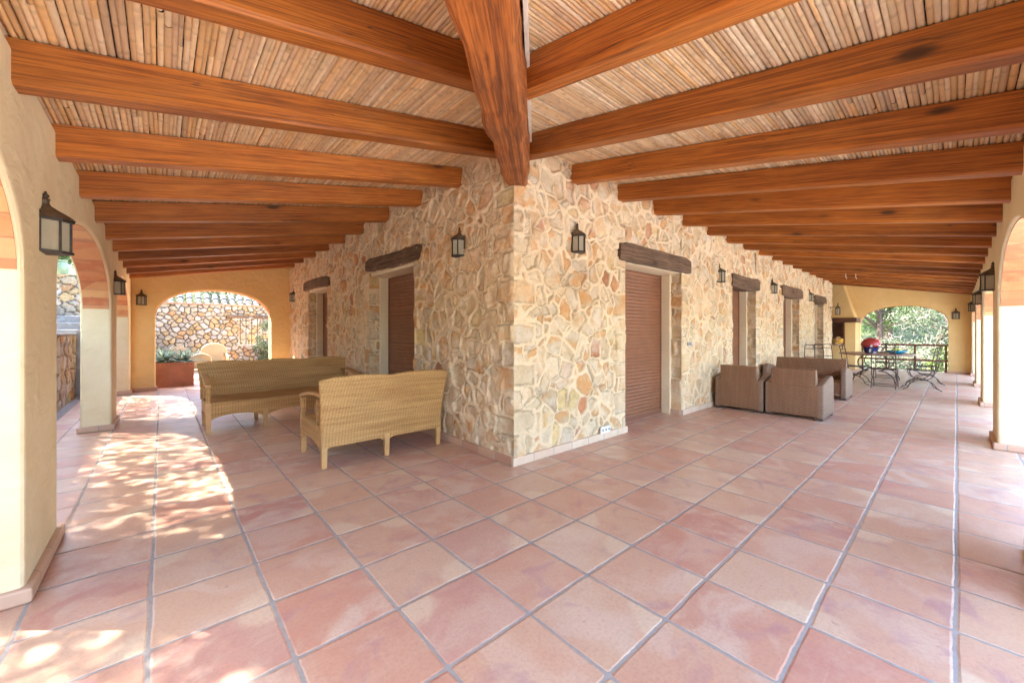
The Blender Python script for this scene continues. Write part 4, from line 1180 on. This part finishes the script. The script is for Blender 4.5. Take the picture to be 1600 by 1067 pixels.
# the trees whose leaves dapple the sunlight on the left
GD='shade trees beside the left arcade'
tree('shade_tree','shade tree on the terrace by the first left arch','tree',(-4.3,6.6,1.15),7.6,2.5,60,31000,.085,M['leaf2'],41,.46,GD,trunk_r=.15,cr=.24)
tree('shade_tree','shade tree on the terrace by the second left arch','tree',(-4.3,11.0,1.15),7.6,2.5,60,31000,.085,M['leaf2'],42,.46,GD,trunk_r=.15,cr=.24)
tree('shade_tree','shade tree on the terrace by the third left arch','tree',(-4.3,15.6,1.15),7.6,2.5,60,31000,.085,M['leaf2'],43,.46,GD,trunk_r=.15,cr=.24)
for i,(x,y,hh) in enumerate([(-8.5,-1,6),(-9,4,7),(-8.5,9,6.5),(-9,14,7.5),(-8,19.5,7)]):  # hedge of unseen trees added to cut sky light on the left
    tree('shade_tree',['nearest unseen dense tree added to block sky light on the left','second unseen dense tree added to block sky light on the left','third unseen dense tree added to block sky light on the left','fourth unseen dense tree added to block sky light on the left','last unseen dense tree added to block sky light on the left'][i],'tree',(x,y,1.0),hh,3.0,40,9000,.26,M['leaf'],60+i,.12,GD,trunk_r=.16)
# left retaining wall and terraces
rw=thing('retaining_wall','low rough retaining wall outside the left arches','wall',(-1.35,2.0,0))
V,Q,c=stone_panel((0,0,0),(0,1,0),(0,0,1),(1,0,0),9.8,1.24,.022,401,0,0,True,None,None,.34,.24)
link('wall',np_mesh('wall',V,Q,c),M['stone'],rw)
m=MB(); m.box(-.5,0,0,-.02,9.8,1.22); m.build('core_wall',M['ground'],rw)
m=MB(); m.box(-.52,-.01,1.2405,.07,9.81,1.29); m.build('coping',M['slab'],rw,bevel=.015)
def terr(name,x0,y0,x1,y1,z,mat):
    m=MB(); m.box(x0,y0,-.02,x1,y1,z); return tagp(m.build(name,mat,None,bevel=.02),kind='structure')
terr('terrace_ground',-9,-2,-1.87,11.8,1.22,M['ground'])
terr('stone_steps',-7,11.83,-1.02,13.0,1.36,M['slab'])
terr('stone_steps',-7,13.0,-1.02,14.2,1.52,M['slab'])
terr('upper_terrace',-9,14.2,-1.02,16.4,1.70,M['slab'])
r2=thing('terrace_wall','high rough stone wall at the back of the left terraces','wall',(-7,16.42,0))
V,Q,c=stone_panel((0,0,1.5),(1,0,0),(0,0,1),(0,-1,0),6.0,1.4,.03,402,0,0,True,None,None,.30,.15)
link('wall',np_mesh('wall',V,Q,c),M['stone'],r2)
m=MB(); m.box(0,.02,0,6.0,.5,2.88); m.build('core_wall',M['ground'],r2)
tree('pine_tree','dark green tree rising behind the high terrace wall','tree',(-3.0,18.9,1.2),4.6,1.5,34,12000,.10,M['leaf'],77,.12,None,trunk_r=.09,bare=40)
u=thing('glazed_urn','green glazed urn standing on the terrace wall behind the left lantern','urn',(-2.10,16.7,2.88))
m=MB(); m.lathe([(.07,0),(.10,.02),(.15,.16),(.16,.26),(.12,.36),(.08,.40)],20); m.build('body',M['urn'],u,smooth=True)
m=MB(); m.lathe([(.08,.40),(.115,.415),(.12,.44),(.085,.445)],20); m.build('rim',M['urn'],u,smooth=True)
# planter with agave
pl=thing('metal_planter','rust-red metal planter box inside the courtyard arch','planter',(.245,12.62,0),0)
m=MB()
m.box(-.35,-.24,0.002,.35,-.22,.58); m.box(-.35,.22,.002,.35,.24,.58); m.box(-.35,-.22,.002,-.33,.22,.58); m.box(.33,-.22,.002,.35,.22,.58); m.box(-.33,-.22,.002,.33,.22,.05)
m.build('box',M['corten'],pl)
m=MB(); m.box(-.33,-.22,.05,.33,.22,.54); m.build('soil',M['hill'],pl)
m=MB()
for i in range(9): m.lathe([(.010,0),(.008,.004)],8,(-.3+i*.075,.53,0))
o=m.build('rivets',M['iron'],pl); o.rotation_euler=(PI/2,0,0); o.location=(0,-.2402,0)
def agave(label,loc,R_,n,seed):
    rng=random.Random(seed); V=[];Q=[];c=[]
    for i in range(n):
        a=rng.uniform(0,2*PI); el=rng.uniform(.15,1.35); L=R_*rng.uniform(.7,1.1); w=.030*rng.uniform(.8,1.2)
        s=6; b=len(V); cv=rng.uniform(.1,.7)
        for k in range(s+1):
            q=k/s; r=L*q*math.cos(el)*(1+.2*q); z=.02+L*q*math.sin(el)-.18*L*q*q*q
            ww=w*(1-q**2.5)*(.75+.5*math.sin(PI*min(1,q*1.4)))
            cx,cy=r*math.cos(a),r*math.sin(a); nx,ny=-math.sin(a),math.cos(a)
            V+=[(cx+nx*ww,cy+ny*ww,z+.012),(cx,cy,z),(cx-nx*ww,cy-ny*ww,z+.012)]
            c+=[min(1,cv+.35),cv,min(1,cv+.35)]
        for k in range(s):
            o=b+3*k; Q+=[(o,o+1,o+4,o+3),(o+1,o+2,o+5,o+4)]
    c=np.array(c); me=np_mesh('agave',np.array(V),np.array(Q),np.stack([c,c,c],1))
    o=link('agave_plant',me,M['agave'],None); o.location=loc; tagp(o,label,'plant','agaves in the planter'); return o
agave('left spiky blue-green agave in the metal planter',(.05,12.6,.545),.50,70,1)
agave('right spiky agave in the metal planter, leaves edged cream',(.40,12.64,.545),.46,60,2)
# courtyard chairs with rounded backs
def tub_chair(t,s=1.):
    W=.33*s; m=MB()
    out=[(-W,.40*s),(-W*1.02,.62*s)]+[(W*1.02*math.cos(math.radians(180-i*15)),(.80+.24*math.sin(math.radians(i*15)))*s) for i in range(0,13)]+[(W*1.02,.62*s),(W,.40*s)]
    m.tube([(x,.28*s+.06*(z-.4*s),z) for x,z in out],.032*s,8); m.build('back_frame',M['teakpale'],t,smooth=True)
    m=MB(); m.prism([(x*.95,z) for x,z in out],1,.27*s,.30*s); m.build('backrest',M['wickc'],t)
    m=MB(); m.box(-W,-.28*s,.33*s,W,.29*s,.42*s); m.build('seat',M['wickc'],t,bevel=.03*s)
    for x in (-W*.9,W*.9):
        m=MB(); m.tube([(x,.28*s,.66*s),(x*1.1,.0,.66*s),(x*1.05,-.26*s,.58*s),(x,-.27*s,.40*s)],.03*s,8); m.build('arm',M['teakpale'],t,smooth=True)
        for y in (-.24*s,.25*s):
            m=MB(); m.tube([(x,y,.34*s),(x,y,0)],[.024*s,.018*s],8); m.build('leg',M['teakpale'],t,smooth=True)
M['teakpale']=simple('pale_cane_frame',(.40,.27,.14),.5,0,.12,8,.15)
GCc='courtyard wicker armchairs'
a1=thing('tub_chair','largest cream wicker armchair with a high rounded back in the courtyard','armchair',(1.25,15.2,0),.05,GCc); tub_chair(a1,.9)
a2=thing('tub_chair','low cream wicker armchair between the planter and the high-backed one','armchair',(.80,14.0,0),-.2,GCc); tub_chair(a2,.66)
a3=thing('tub_chair','cream wicker chair half hidden behind the agaves','armchair',(.46,16.0,0),.3,GCc); tub_chair(a3,.80)

# ------------------------------------------------------------------ light, world, camera
EL=math.radians(54); az=math.atan2(.664,-.748)     # direction towards the sun
S=Vector((math.cos(az)*math.cos(EL),math.sin(az)*math.cos(EL),math.sin(EL)))
sun=bpy.data.lights.new('sun','SUN'); sun.energy=2.6; sun.angle=math.radians(.5); sun.color=(1,.93,.82)
so=bpy.data.objects.new('sun',sun); C.objects.link(so); so.rotation_euler=S.to_track_quat('Z','Y').to_euler()
w=bpy.data.worlds.new('World'); sc.world=w; w.use_nodes=True; nt=w.node_tree
sky=nt.nodes.new('ShaderNodeTexSky'); sky.sky_type='NISHITA'; sky.sun_disc=False; sky.sun_elevation=EL; sky.sun_rotation=PI/2-az
sky.air_density=1.0; sky.dust_density=1.5
bg=nt.nodes['Background']; nt.links.new(sky.outputs[0],bg.inputs[0]); bg.inputs[1].default_value=.15
cam=bpy.data.cameras.new('camera'); co=bpy.data.objects.new('camera',cam); C.objects.link(co)
co.location=(0,0,EYE); VA=math.radians(48.4); co.rotation_euler=(PI/2,0,VA-PI/2)
cam.sensor_width=36; cam.lens=617/1600*36; cam.shift_y=-15.5/1600; cam.clip_start=.05; cam.clip_end=1000
sc.camera=co
sc.view_settings.view_transform='Standard'; sc.view_settings.look='None'; sc.view_settings.gamma=1; sc.view_settings.exposure=3.96
sc.cycles.use_denoising=True; sc.cycles.max_bounces=12; sc.cycles.diffuse_bounces=8; sc.cycles.glossy_bounces=4
sc.cycles.sample_clamp_indirect=8; sc.cycles.use_adaptive_sampling=True
